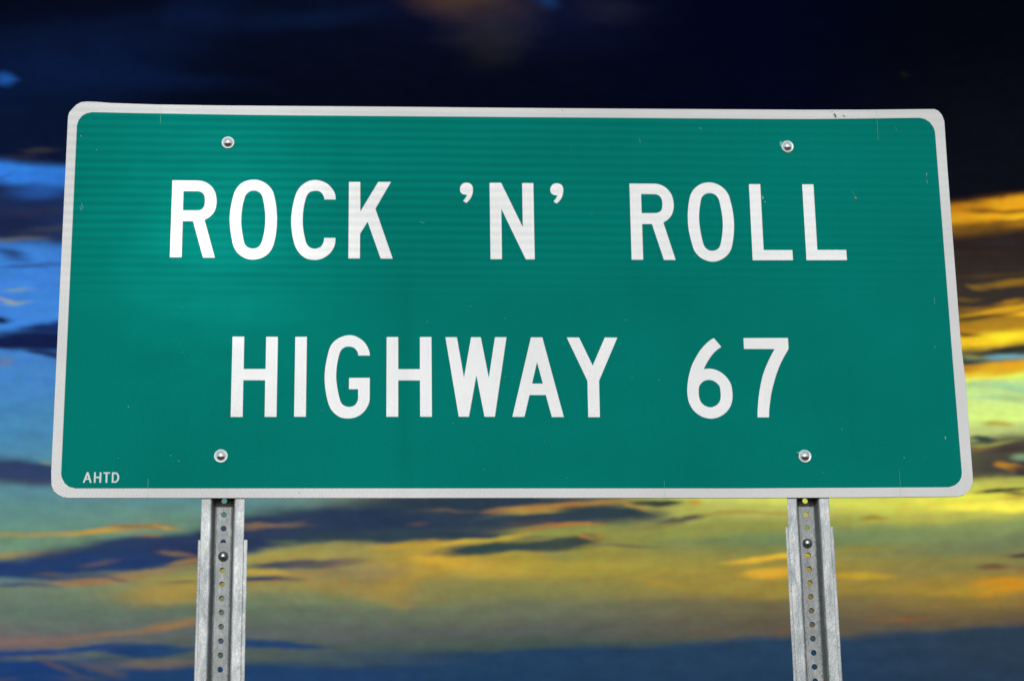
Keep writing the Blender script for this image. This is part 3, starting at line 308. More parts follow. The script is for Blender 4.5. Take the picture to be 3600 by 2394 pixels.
[17.555,15.779,0.697,0.07,-0.0038,[0.0343,0.0343,0.0252],1,0.5],
[17.384,15.566,0.542,0.101,-0.0842,[0.15,0.3712,0.4125],1,0.4],
[16.475,15.674,0.465,0.062,-0.1822,[0.2623,0.2961,0.0976],0.8,0.8],
[16.155,15.531,0.619,0.108,-0.1291,[0.0452,0.0578,0.0395],1,0.5],
[16.366,15.288,0.619,0.093,-0.0166,[0.4793,0.2016,0.0144],0.9,0.7],
[17.284,15.294,0.774,0.108,0.0199,[0.807,0.4125,0.0116],0.95,0.6],
[16.804,15.028,1.084,0.062,0.0434,[0.9734,0.8714,0.0513],0.95,0.7],
[17.489,15.029,0.542,0.093,0.0201,[0.7758,0.9387,0.117],0.9,0.7],
[17.234,14.716,0.619,0.139,-0.2828,[0.314,0.5776,0.314],0.8,0.8],
[16.255,14.864,0.542,0.07,-0.0758,[0.3916,0.6038,0.2462],0.8,0.8],
[16.605,14.476,0.929,0.077,-0.0759,[0.3712,0.5776,0.2789],0.6,0.9],
[17.206,14.394,0.619,0.108,-0.1808,[0.4125,0.6308,0.2623],0.8,0.8],
[16.622,13.764,0.465,0.062,-0.0423,[0.5029,0.4125,0.0648],0.95,0.6],
[16.561,13.949,1.239,0.077,-0.0735,[0.7454,0.9734,0.2016],0.8,0.8],
[16.142,13.471,0.465,0.07,-0.1004,[0.0423,0.0648,0.0513],1,0.5],
[16.281,13.318,0.929,0.046,0.0321,[0.3515,0.3712,0.0802],0.9,0.7],
[16.045,13.213,0.465,0.062,0.0334,[0.2623,0.15,0.0452],0.8,0.7],
[17.306,12.917,0.387,0.108,-0.0724,[0.2016,0.3325,0.1746],0.95,0.6],
[16.835,12.685,0.387,0.101,-0.3213,[0.5776,0.2542,0.0144],1,0.6],
[17.199,12.548,0.465,0.093,-0.2735,[0.0296,0.0343,0.0395],0.9,0.6],
[17.103,13.179,0.852,0.093,0.0295,[0.0612,0.0452,0.0395],0.95,0.6],
[15.968,12.251,0.619,0.062,-0.0133,[0.552,0.5271,0.0976],0.9,0.7],
[17.024,12.259,0.697,0.07,-0.0684,[0.4564,0.4342,0.0802],0.8,0.7],
[16.855,12.03,0.774,0.07,-0.0055,[0.0452,0.0452,0.0296],1,0.5],
[17.218,11.886,0.387,0.062,-0.17,[0.0976,0.0976,0.0395],0.9,0.6],
[16.092,11.904,0.697,0.077,-0.0633,[0.8388,0.8388,0.0648],0.9,0.7],
[17.21,11.796,0.465,0.054,-0.016,[0.4793,0.2961,0.0343],0.8,0.7]]


random.seed(7)
scene = bpy.context.scene
coll = scene.collection

# ------------------------------------------------------------------ camera
cam_data = bpy.data.cameras.new('camera')
cam_data.lens = 74.0
cam_data.sensor_width = 36.0
cam_data.clip_start = 0.05
cam_data.clip_end = 20000.0
cam = bpy.data.objects.new('camera', cam_data)
cam.location = CAM_LOC
cam.rotation_euler = Euler(CAM_ROT, 'XYZ')
coll.objects.link(cam)
scene.camera = cam
cam_data.dof.use_dof = True
cam_data.dof.focus_distance = 3.85
cam_data.dof.aperture_fstop = 9.0

# ------------------------------------------------------------------ sun (low, behind the viewer; mirror direction of the sheen seen on the sign)
hot = Vector((HOT[0], 0.0, HOT[1] + ZC))
v = (Vector(CAM_LOC) - hot).normalized()
n = Vector((0.0, -1.0, 0.0))
sun_dir = (2.0 * n.dot(v) * n - v).normalized()
SUN_EL = math.asin(sun_dir.z)
SUN_AZ = math.atan2(sun_dir.x, sun_dir.y)          # clockwise from +Y
sun_data = bpy.data.lights.new('sun', 'SUN')
sun_data.energy = 1.95
sun_data.angle = radians(4.0)
sun_data.color = (1.0, 0.985, 0.955)
sun = bpy.data.objects.new('sun', sun_data)
sun.rotation_euler = sun_dir.to_track_quat('Z', 'Y').to_euler()
coll.objects.link(sun)

scene.view_settings.view_transform = 'Standard'
scene.view_settings.look = 'None'
scene.view_settings.exposure = 0.0
scene.view_settings.gamma = 1.0
scene.view_settings.use_curve_mapping = False
scene.render.engine = 'CYCLES'

# ------------------------------------------------------------------ node helper
class NT:
    def __init__(self, tree):
        self.t = tree; self.n = tree.nodes; self.l = tree.links
        self.n.clear()
    def new(self, kind, **kw):
        nd = self.n.new(kind)
        for k, val in kw.items(): setattr(nd, k, val)
        return nd
    def put(self, sock, val):
        if isinstance(val, bpy.types.NodeSocket): self.l.new(val, sock)
        elif val is not None: sock.default_value = val
    def math(self, op, a, b=None, c=None, clamp=False):
        nd = self.new('ShaderNodeMath', operation=op, use_clamp=clamp)
        self.put(nd.inputs[0], a); self.put(nd.inputs[1], b)
        if c is not None: self.put(nd.inputs[2], c)
        return nd.outputs[0]
    def mapr(self, x, a, b, c=0.0, d=1.0, smooth=True):
        nd = self.new('ShaderNodeMapRange')
        nd.interpolation_type = 'SMOOTHSTEP' if smooth else 'LINEAR'
        nd.clamp = True
        for i, val in enumerate((x, a, b, c, d)): self.put(nd.inputs[i], val)
        return nd.outputs[0]
    def mix(self, f, a, b, blend='MIX'):
        nd = self.new('ShaderNodeMix', data_type='RGBA', blend_type=blend)
        self.put(nd.inputs[0], f)
        for s, val in ((nd.inputs[6], a), (nd.inputs[7], b)):
            if isinstance(val, (tuple, list)) and len(val) == 3: val = (*val, 1.0)
            self.put(s, val)
        return nd.outputs[2]
    def noise(self, vec, scale, detail=3.0, rough=0.5, dist=0.0, out=0):
        nd = self.new('ShaderNodeTexNoise')
        self.put(nd.inputs['Vector'], vec)
        nd.inputs['Scale'].default_value = scale; nd.inputs['Detail'].default_value = detail
        nd.inputs['Roughness'].default_value = rough; nd.inputs['Distortion'].default_value = dist
        return nd.outputs[out]
    def vmath(self, op, a, b=None, idx=0):
        nd = self.new('ShaderNodeVectorMath', operation=op)
        self.put(nd.inputs[0], a); self.put(nd.inputs[1], b)
        return nd.outputs[idx]
    def mapping(self, vec, loc=(0, 0, 0), rot=(0, 0, 0), sc=(1, 1, 1), kind='POINT'):
        nd = self.new('ShaderNodeMapping', vector_type=kind)
        self.put(nd.inputs[0], vec)
        nd.inputs['Location'].default_value = loc
        nd.inputs['Rotation'].default_value = rot
        nd.inputs['Scale'].default_value = sc
        return nd.outputs[0]
    def sep(self, vec):
        nd = self.new('ShaderNodeSeparateXYZ'); self.put(nd.inputs[0], vec)
        return nd.outputs
    def comb(self, x, y, z=0.0):
        nd = self.new('ShaderNodeCombineXYZ')
        self.put(nd.inputs[0], x); self.put(nd.inputs[1], y); self.put(nd.inputs[2], z)
        return nd.outputs[0]

# ------------------------------------------------------------------ world: evening sky with broken bright cloud (the storm deck ahead is the sky dome below)
def bright_sky_factor(t, vec, dy):
    """cloud noise and the 0..1 factor by which the bright western sky takes over from the storm deck"""
    cl = t.noise(t.mapping(vec, sc=(2.0, 2.0, 5.0)), 1.3, 5.0, 0.55)
    return cl, t.mapr(t.math('ADD', dy, t.math('MULTIPLY', t.math('SUBTRACT', cl, 0.5), 0.3)), 0.72, 0.05, 0.0, 1.0)
world = bpy.data.worlds.new('World')
scene.world = world
world.use_nodes = True
w = NT(world.node_tree)
tc = w.new('ShaderNodeTexCoord')
sky = w.new('ShaderNodeTexSky', sky_type='NISHITA')
sky.sun_disc = False
sky.sun_elevation = SUN_EL
sky.sun_rotation = SUN_AZ
sky_c = w.vmath('SCALE', sky.outputs[0]); sky_c.node.inputs['Scale'].default_value = 0.10
cl = w.noise(w.mapping(tc.outputs['Generated'], sc=(2.0, 2.0, 5.0)), 1.3, 5.0, 0.55)
clouded = w.mix(w.mapr(cl, 0.38, 0.60, 0.35, 0.95), sky_c, (0.80, 0.82, 0.85))
bg = w.new('ShaderNodeBackground'); w.put(bg.inputs[0], clouded); bg.inputs[1].default_value = 1.0
wo = w.new('ShaderNodeOutputWorld'); w.l.new(bg.outputs[0], wo.inputs[0])

# ------------------------------------------------------------------ sky dome: the dusk storm deck ahead, one material per patch of sky
CE = 0.95
EL0, EL1 = 2.0, 28.0
def sky_material(a0, a1, e0, e1):
    m = bpy.data.materials.new('dusk_clouds'); m.use_nodes = True
    m.cycles.emission_sampling = 'NONE'
    w = NT(m.node_tree)
    tc = w.new('ShaderNodeTexCoord')
    dirv = w.vmath('NORMALIZE', tc.outputs['Object'])
    D = w.sep(dirv)
    az = w.math('MULTIPLY', w.math('ARCTAN2', D[0], D[1]), 180.0 / pi)
    el = w.math('MULTIPLY', w.math('ARCSINE', D[2]), 180.0 / pi)
    raw = w.comb(w.math('MULTIPLY', az, CE), el)
    # wispy distortion: long in azimuth, short in elevation
    n1 = w.noise(w.mapping(raw, sc=(0.28, 1.1, 1.0), rot=(0, 0, radians(3))), 1.0, 4.0, 0.5, 0, 1)
    n2 = w.noise(w.mapping(raw, loc=(7.3, 2.1, 0), sc=(1.1, 3.4, 1.0), rot=(0, 0, radians(4))), 1.0, 3.0, 0.55, 0, 1)
    d1 = w.vmath('MULTIPLY', w.vmath('SUBTRACT', n1, (0.5, 0.5, 0.5)), (1.6, 0.40, 0.0))
    d2 = w.vmath('MULTIPLY', w.vmath('SUBTRACT', n2, (0.5, 0.5, 0.5)), (0.6, 0.17, 0.0))
    wp = w.vmath('ADD', raw, w.vmath('ADD', d1, d2))
    wide = a0 < -10 or a1 > 20
    if wide:        # further round the horizon the cloud bands break up
        outer = w.mapr(w.math('ABSOLUTE', w.math('SUBTRACT', az, 3.3)), 17.0, 38.0)
        n3 = w.noise(w.mapping(raw, loc=(11, 4, 0), sc=(0.045, 0.13, 1.0)), 1.0, 5.0, 0.55)
        wp = w.vmath('ADD', wp, w.comb(0.0, w.math('MULTIPLY', outer, w.math('MULTIPLY', w.math('SUBTRACT', n3, 0.5), 26.0))))
    WS = w.sep(wp)
    ramp_fac = w.mapr(WS[1], EL0, EL1, 0, 1, smooth=False)
    k0 = max([i for i, c in enumerate(SKY_COLUMNS) if c[0] < a0 - 1.2] or [0])
    k1 = min([i for i, c in enumerate(SKY_COLUMNS) if c[0] > a1 + 1.2] or [len(SKY_COLUMNS) - 1])
    col = None; prev = None
    for a, stops in SKY_COLUMNS[k0:k1 + 1]:
        st = sorted(stops, key=lambda q: q[0])[-32:]
        r = w.new('ShaderNodeValToRGB'); w.put(r.inputs[0], ramp_fac)
        cr = r.color_ramp; cr.interpolation = 'EASE'
        while len(cr.elements) < len(st): cr.elements.new(0.5)
        for i in range(len(st)): cr.elements[i].position = i / 100.0
        for i in range(len(st) - 1, -1, -1):
            cr.elements[i].position = min(1.0, max(0.0, (st[i][0] - EL0) / (EL1 - EL0)))
            cr.elements[i].color = (*st[i][1], 1.0)
        col = r.outputs[0] if col is None else w.mix(w.mapr(WS[0], prev * CE, a * CE), col, r.outputs[0])
        prev = a
    for a, e, rx, ry, ang, c, op, so in SKY_STROKES:
        so = max(so, 0.45) * SOFT
        reach = 1.0 + so * 0.6
        ex = reach * math.hypot(rx * cos(ang), ry * sin(ang)) / CE + 1.3
        ey = reach * math.hypot(rx * sin(ang), ry * cos(ang)) + 0.35
        if a + ex < a0 or a - ex > a1 or e + ey < e0 or e - ey > e1: continue
        # (a vanishing dependence on the colour so far keeps the layers evaluated one after another)
        nd = w.new('ShaderNodeVectorMath', operation='MULTIPLY_ADD')
        w.put(nd.inputs[0], col); nd.inputs[1].default_value = (1e-7, 1e-7, 0); w.put(nd.inputs[2], wp)
        mp = w.mapping(nd.outputs[0], loc=(a * CE, e, 0), rot=(0, 0, ang), sc=(rx, ry, 1.0), kind='TEXTURE')
        f = w.mapr(w.vmath('LENGTH', mp, None, 1), reach, max(0.0, 1.0 - so), 0.0, op)
        col = w.mix(f, col, tuple(c))
    if wide:
        n4 = w.noise(w.mapping(raw, loc=(2, 14, 0), sc=(0.07, 0.28, 1.0)), 1.0, 6.0, 0.58)
        col = w.mix(w.math('MULTIPLY', outer, w.mapr(n4, 0.44, 0.60, 0.0, 0.85)), col, (0.022, 0.034, 0.075))
    g = w.noise(w.mapping(raw, sc=(1.1, 3.0, 1.0)), 1.0, 4.0, 0.6)
    g2 = w.noise(w.mapping(raw, loc=(3, 9, 0), sc=(4.5, 4.5, 1.0)), 1.0, 3.0, 0.6, 0, 1)
    col = w.mix(1.0, col, w.mapr(g, 0.25, 0.75, 0.86, 1.14, smooth=False), 'MULTIPLY')
    col = w.mix(0.33, col, w.vmath('MULTIPLY', col, w.vmath('ADD', g2, (0.5, 0.5, 0.5))))
    bw = w.new('ShaderNodeRGBToBW'); w.put(bw.inputs[0], col)
    col = w.mix(0.02, col, bw.outputs[0])
    em = w.new('ShaderNodeEmission'); w.put(em.inputs[0], col)
    out = w.new('ShaderNodeOutputMaterial')
    if a0 < -30 or a1 > 30 or e1 > 40:
        _, fr = bright_sky_factor(w, dirv, D[1])
        tr = w.new('ShaderNodeBsdfTransparent'); ms = w.new('ShaderNodeMixShader')
        w.put(ms.inputs[0], fr); w.l.new(em.outputs[0], ms.inputs[1]); w.l.new(tr.outputs[0], ms.inputs[2])
        w.l.new(ms.outputs[0], out.inputs[0])
    else:
        w.l.new(em.outputs[0], out.inputs[0])
    return m
SOFT = 1.2
A_EDGES = [-115, -28, -6, -1, 4, 9, 14, 34, 115]
E_EDGES = [-1, 11, 13, 15.5, 19.5, 24, 40, 90]
bm = bmesh.new(); sky_mats = []; RS = 5000.0
vcache = {}
def sky_vert(a, e):
    k = (round(a, 4), 0 if e >= 90 else round(e, 4), e >= 90)
    if e >= 90: k = 'top'
    if k not in vcache:
        a_, e_ = radians(a), radians(e)
        vcache[k] = bm.verts.new((RS * sin(a_) * cos(e_), RS * cos(a_) * cos(e_), RS * sin(e_)))
    return vcache[k]
az_list = []
for p_, q_ in zip(A_EDGES, A_EDGES[1:]):
    n_ = max(2, int((q_ - p_) / 3)); az_list += [(p_ + (q_ - p_) * i / n_, p_ + (q_ - p_) * (i + 1) / n_, A_EDGES.index(p_)) for i in range(n_)]
for ei, (e0, e1) in enumerate(zip(E_EDGES, E_EDGES[1:])):
    base = len(sky_mats)
    for a0, a1 in zip(A_EDGES, A_EDGES[1:]): sky_mats.append(sky_material(a0, a1, e0, e1))
    n_ = max(1, int((e1 - e0) / 3))
    for i in range(n_):
        ea, eb = e0 + (e1 - e0) * i / n_, e0 + (e1 - e0) * (i + 1) / n_
        for a0, a1, ai in az_list:
            vs = [sky_vert(a0, ea), sky_vert(a1, ea), sky_vert(a1, eb), sky_vert(a0, eb)]
            vs = [v_ for k_, v_ in enumerate(vs) if v_ not in vs[:k_]]
            bm.faces.new(vs).material_index = base + ai
me = bpy.data.meshes.new('sky'); bm.to_mesh(me); bm.free()
for m_ in sky_mats: me.materials.append(m_)
sky_o = bpy.data.objects.new('sky', me); sky_o.location = (0, 0, 1.6); coll.objects.link(sky_o)
sky_o['kind'] = 'structure'

# ------------------------------------------------------------------ materials
def material(name):
    m = bpy.data.materials.new(name); m.use_nodes = True
    t = NT(m.node_tree)
    p = t.new('ShaderNodeBsdfPrincipled'); o = t.new('ShaderNodeOutputMaterial')
    t.l.new(p.outputs[0], o.inputs[0])
    return m, t, p

def sheeting(name, dark, light, line, grime, metallic=0.0052, rough=0.14):
    """prismatic retro-reflective sheeting: a fine lattice of cells in horizontal manufacturing bands"""
    m, t, p = material(name)
    co = t.new('ShaderNodeTexCoord').outputs['Object']
    s = t.sep(co)
    wob = t.noise(co, 9.0, 2.0, 0.5)
    u = t.math('DIVIDE', s[0], 0.00655); vv = t.math('DIVIDE', s[2], 0.00455)
    a = t.math('ABSOLUTE', t.math('SINE', t.math('MULTIPLY', t.math('ADD', u, vv), pi)))
    b = t.math('ABSOLUTE', t.math('SINE', t.math('MULTIPLY', t.math('SUBTRACT', u, vv), pi)))
    ln = t.mapr(t.math('MINIMUM', a, b), 0.55, 0.12)
    # bands, strong on the upper two thirds, dying out downward and toward the right
    zz = t.math('ADD', s[2], t.math('MULTIPLY', wob, 0.004))
    zz = t.math('ADD', zz, t.math('MULTIPLY', s[0], 0.0045))
    band = t.math('ADD', t.math('MULTIPLY', t.math('SINE', t.math('MULTIPLY', zz, 2 * pi / 0.01725)), 0.5), 0.5)
    band = t.mapr(band, 0.2, 0.8)
    strength = t.mapr(s[2], ZC - 0.06, ZC + 0.12, 0.0, 1.0)
    lng = t.noise(t.mapping(co, sc=(1.2, 1.0, 14.0)), 1.0, 3.0, 0.6)
    strength = t.math('MULTIPLY', strength, t.mapr(lng, 0.3, 0.62, 0.55, 1.0))
    strength = t.math('MULTIPLY', strength, t.mapr(s[0], 0.9, -0.2, 0.45, 1.0))
    f = t.math('ADD', t.math('MULTIPLY', band, strength), t.math('MULTIPLY', t.math('SUBTRACT', 1.0, strength), 0.42))
    fill = t.mix(f, dark, light)
    lf = t.math('MULTIPLY', ln, 0.75)
    c = t.mix(lf, fill, line)
    # broad unevenness and faint vertical panel streaks
    big = t.noise(t.mapping(co, sc=(1.0, 1.0, 1.6)), 2.6, 3.0, 0.55)
    c = t.mix(1.0, c, t.mapr(big, 0.3, 0.7, 0.93, 1.07, smooth=False), 'MULTIPLY')
    st = t.noise(t.mapping(co, sc=(26.0, 1.0, 0.6)), 1.0, 4.0, 0.65)
    seam = t.math('ABSOLUTE', t.math('SUBTRACT', s[0], -0.185))
    sm = t.math('MULTIPLY', t.mapr(seam, 0.045, 0.0), t.mapr(s[2], ZC + 0.14, ZC - 0.05))
    dk = t.math('MULTIPLY', t.mapr(st, 0.42, 0.7), t.math('ADD', 0.05, t.math('MULTIPLY', sm, 0.22)))
    c = t.mix(dk, c, grime)
    cell = t.noise(t.mapping(co, sc=(1.0, 1.0, 1.4)), 260.0, 2.0, 0.6)
    c = t.mix(1.0, c, t.mapr(cell, 0.3, 0.7, 0.93, 1.07, smooth=False), 'MULTIPLY')
    t.put(p.inputs['Base Color'], c)
    p.inputs['Metallic'].default_value = metallic
    t.put(p.inputs['Roughness'], t.mapr(lng, 0.3, 0.7, rough - 0.012, rough + 0.012))
    p.inputs['Specular IOR Level'].default_value = 0.0
    bp = t.new('ShaderNodeBump'); bp.inputs['Strength'].default_value = 0.12; bp.inputs['Distance'].default_value = 0.0004
    t.put(bp.inputs['Height'], ln)
    warp = t.new('ShaderNodeBump'); warp.inputs['Strength'].default_value = 1.0; warp.inputs['Distance'].default_value = 0.0013
    t.put(warp.inputs['Height'], t.noise(t.mapping(co, sc=(1.0, 1.0, 2.2)), 3.2, 2.0, 0.5)); t.l.new(warp.outputs[0], bp.inputs['Normal'])
    t.l.new(bp.outputs[0], p.inputs['Normal'])
    return m

GREEN = sheeting('green_sheeting', (0.0012, 0.120, 0.108), (0.0013, 0.164, 0.136), (0.0016, 0.225, 0.183), (0.001, 0.09, 0.07))
WHITE_BORDER = sheeting('white_border_sheeting', (0.48, 0.51, 0.54), (0.58, 0.585, 0.59), (0.74, 0.75, 0.75), (0.45, 0.42, 0.38))
WHITE_LETTER = sheeting('white_letter_sheeting', (0.64, 0.68, 0.72), (0.77, 0.775, 0.785), (0.93, 0.94, 0.95), (0.6, 0.6, 0.6))

def plain(name, c, metallic=0.0, rough=0.5):
    m, t, p = material(name)
    co = t.new('ShaderNodeTexCoord').outputs['Object']
    nz = t.noise(co, 400.0, 2.0, 0.5)
    t.put(p.inputs['Base Color'], t.mix(1.0, (*c, 1), t.mapr(nz, 0.3, 0.7, 0.88, 1.1, smooth=False), 'MULTIPLY'))
    p.inputs['Metallic'].default_value = metallic; p.inputs['Roughness'].default_value = rough
    return m

MARK = {'pale': plain('scuff_pale', (0.015, 0.235, 0.19)), 'cut': plain('scuff_cut', (0.01, 0.28, 0.17)),
        'white': plain('chip_white', (0.25, 0.44, 0.41)), 'rust': plain('rust_spot', (0.35, 0.2, 0.12)),
        'bug': plain('dirt_spot', (0.06, 0.03, 0.025)), 'teal': plain('peeled_sheet', (0.002, 0.36, 0.21)),
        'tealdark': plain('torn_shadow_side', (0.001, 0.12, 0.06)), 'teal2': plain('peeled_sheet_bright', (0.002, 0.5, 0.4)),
        'darkhole': plain('torn_hole', (0.004, 0.02, 0.016))}
ALU = plain('aluminium_back', (0.5, 0.51, 0.52), 0.9, 0.42)
CHROME = None

def bolt_metal(name, c, rough):
    m, t, p = material(name)
    co = t.new('ShaderNodeTexCoord').outputs['Object']
    nz = t.noise(co, 330.0, 3.0, 0.6)
    t.put(p.inputs['Base Color'], t.mix(t.mapr(nz, 0.35, 0.65), tuple(q * 0.78 for q in c), c))
    p.inputs['Metallic'].default_value = 1.0
    t.put(p.inputs['Roughness'], t.mapr(nz, 0.3, 0.7, rough * 0.8, rough * 1.4))
    bp = t.new('ShaderNodeBump'); bp.inputs['Strength'].default_value = 0.2; bp.inputs['Distance'].default_value = 0.0006
    t.put(bp.inputs['Height'], nz); t.l.new(bp.outputs[0], p.inputs['Normal'])
    return m
BOLT = bolt_metal('zinc_bolt', (0.88, 0.90, 0.92), 0.2)
SPLICE = bolt_metal('dark_steel_bolt', (0.42, 0.46, 0.46), 0.27)
WASHER = plain('pale_washer', (0.46, 0.53, 0.56), 0.25, 0.42)

def galvanised():
    m, t, p = material('galvanised_steel')
    co = t.new('ShaderNodeTexCoord').outputs['Object']
    big = t.noise(t.mapping(co, sc=(1, 1, 0.35)), 26.0, 5.0, 0.65, 1.0)
    mid = t.noise(t.mapping(co, sc=(1, 1, 0.45)), 150.0, 5.0, 0.65, 1.2)
    fine = t.noise(co, 620.0, 3.0, 0.7)
    vor = t.new('ShaderNodeTexVoronoi', feature='SMOOTH_F1'); t.put(vor.inputs['Vector'], t.mapping(co, sc=(1, 1, 0.5))); vor.inputs['Scale'].default_value = 60.0
    spang = t.sep(vor.outputs['Color'])[0]
    base = t.mix(t.mapr(big, 0.35, 0.65), (0.21, 0.235, 0.255), (0.45, 0.475, 0.49))
    base = t.mix(t.math('MULTIPLY', spang, 0.25), base, (0.52, 0.55, 0.56))
    base = t.mix(t.mapr(mid, 0.52, 0.70, 0.0, 0.55), base, (0.62, 0.65, 0.65))
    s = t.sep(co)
    # weathered, pitted web; recess shade also painted into the side and web colour
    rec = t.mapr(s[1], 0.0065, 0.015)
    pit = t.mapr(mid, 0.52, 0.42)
    wall_shade = t.math('MULTIPLY', rec, t.mapr(s[1], 0.0280, 0.0245))
    base = t.mix(t.math('MULTIPLY', wall_shade, 0.45), base, (0.07, 0.08, 0.085))
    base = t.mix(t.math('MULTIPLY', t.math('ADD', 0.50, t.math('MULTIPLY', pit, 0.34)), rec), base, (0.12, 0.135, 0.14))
    spots = t.mapr(t.math('ADD', fine, t.math('MULTIPLY', mid, 0.6)), 0.60, 0.50)
    base = t.mix(t.math('MULTIPLY', spots, 0.75), base, (0.10, 0.105, 0.10))
    t.put(p.inputs['Base Color'], base)
    p.inputs['Metallic'].default_value = 0.35
    t.put(p.inputs['Roughness'], t.mapr(mid, 0.3, 0.7, 0.42, 0.58))
    bp = t.new('ShaderNodeBump'); bp.inputs['Strength'].default_value = 0.55; bp.inputs['Distance'].default_value = 0.0015
    t.put(bp.inputs['Height'], t.math('ADD', mid, t.math('MULTIPLY', fine, 0.15))); t.l.new(bp.outputs[0], p.inputs['Normal'])
    return m
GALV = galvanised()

def ground_mat():
    m, t, p = material('dry_grass_ground')
    co = t.new('ShaderNodeTexCoord').outputs['Object']
    a = t.noise(co, 0.15, 6.0, 0.6); b = t.noise(co, 9.0, 5.0, 0.7)
    c = t.mix(t.mapr(a, 0.35, 0.65), (0.05, 0.062, 0.025), (0.10, 0.085, 0.045))
    c = t.mix(1.0, c, t.mapr(b, 0.3, 0.7, 0.6, 1.35), 'MULTIPLY')
    t.put(p.inputs['Base Color'], c); p.inputs['Roughness'].default_value = 0.95
    p.inputs['Specular IOR Level'].default_value = 0.1
    return m

# ------------------------------------------------------------------ object helpers
def link(name, bm, mats, parent=None, smooth=False, label=None):
    me = bpy.data.meshes.new(name)
    bmesh.ops.recalc_face_normals(bm, faces=bm.faces) if len(bm.faces) else None
    bm.to_mesh(me); bm.free()
    for m in (mats if isinstance(mats, (list, tuple)) else [mats]): me.materials.append(m)
    if smooth:
        for f in me.polygons: f.use_smooth = True
    o = bpy.data.objects.new(name, me); coll.objects.link(o)
    if parent: o.parent = parent
    if label: o['label'] = label
    return o

def area(pts): return 0.5 * sum(pts[i][0] * pts[(i + 1) % len(pts)][1] - pts[(i + 1) % len(pts)][0] * pts[i][1] for i in range(len(pts)))

def plate(bm, outer, holes, y_front, y_back, back=False, mat=0, edge_mat=0):
    """flat plate in the sign plane (front at y_front facing -Y) with side walls"""
    loops = [outer if area(outer) > 0 else outer[::-1]] + [h if area(h) < 0 else h[::-1] for h in holes]
    flat = [[Vector((x, z, 0)) for x, z in lp] for lp in loops]
    tris = tessellate_polygon(flat)
    pts = [q for lp in loops for q in lp]
    vf = [bm.verts.new((x, y_front, z + ZC)) for x, z in pts]
    vb = [bm.verts.new((x, y_back, z + ZC)) for x, z in pts]
    for tr in tris:
        a, b, c = tr
        ar = (pts[b][0] - pts[a][0]) * (pts[c][1] - pts[a][1]) - (pts[c][0] - pts[a][0]) * (pts[b][1] - pts[a][1])
        if abs(ar) < 1e-12: continue
        try:
            f = bm.faces.new([vf[i] for i in ((a, b, c) if ar > 0 else (a, c, b))]); f.material_index = mat
            if back:
                f = bm.faces.new([vb[i] for i in ((a, c, b) if ar > 0 else (a, b, c))]); f.material_index = edge_mat
        except ValueError: pass
    k = 0
    for lp in loops:
        n_ = len(lp)
        for i in range(n_):
            j = (i + 1) % n_
            f = bm.faces.new((vf[k + i], vb[k + i], vb[k + j], vf[k + j])); f.material_index = edge_mat
        k += n_

def lathe(bm, prof, cx, cz, seg=40, mat=0, squash=1.0):
    """prof: (radius, y); axis along Y"""
    rings = []
    for r, y in prof:
        if r < 1e-7: rings.append([bm.verts.new((cx, y, cz))])
        else: rings.append([bm.verts.new((cx + r * cos(2 * pi * i / seg), y, cz + r * sin(2 * pi * i / seg))) for i in range(seg)])
    for A, B in zip(rings, rings[1:]):
        for i in range(seg):
            j = (i + 1) % seg
            vs = [A[i % len(A)], A[j % len(A)], B[j % len(B)], B[i % len(B)]]
            u = []
            for q in vs:
                if q not in u: u.append(q)
            if len(u) > 2:
                f = bm.faces.new(u); f.material_index = mat

# ------------------------------------------------------------------ ground
bm = bmesh.new()
R = 6000.0
ring = [bm.verts.new((R * cos(2 * pi * i / 64), R * sin(2 * pi * i / 64), 0)) for i in range(64)]
bm.faces.new(ring)
g_o = link('ground', bm, ground_mat()); g_o['kind'] = 'structure'

# ------------------------------------------------------------------ the sign
sign = bpy.data.objects.new('highway_sign', None)
sign.location = (0, 0, 0); coll.objects.link(sign)
sign['label'] = 'green highway sign reading ROCK N ROLL HIGHWAY 67 on two perforated steel posts'
sign['category'] = 'road sign'

bm = bmesh.new()
plate(bm, PANEL, [], 0.0, 0.0028, back=True, mat=0, edge_mat=1)
panel = link('sign_panel', bm, [WHITE_BORDER, ALU], sign)
bv = panel.modifiers.new('edge', 'BEVEL'); bv.width = 0.0004; bv.segments = 1; bv.limit_method = 'ANGLE'; bv.angle_limit = radians(60)
bm = bmesh.new()
plate(bm, FIELD, [], -0.0004, -0.00002)
link('green_field', bm, GREEN, panel)
for ch, outer, holes in LETTERS:
    bm = bmesh.new()
    plate(bm, outer, holes, -0.0008, -0.00042)
    nm = 'apostrophe' if ch == 'apostrophe' else ('numeral' if ch in '67' else 'letter')
    lab = {'apostrophe': 'white apostrophe', '6': 'white numeral 6', '7': 'white numeral 7'}.get(ch, 'small white letter ' + ch[-1] if ch.startswith('small') else 'white letter ' + ch)
    link(nm, bm, WHITE_BORDER if ch.startswith('small') else WHITE_LETTER, panel, label=lab)

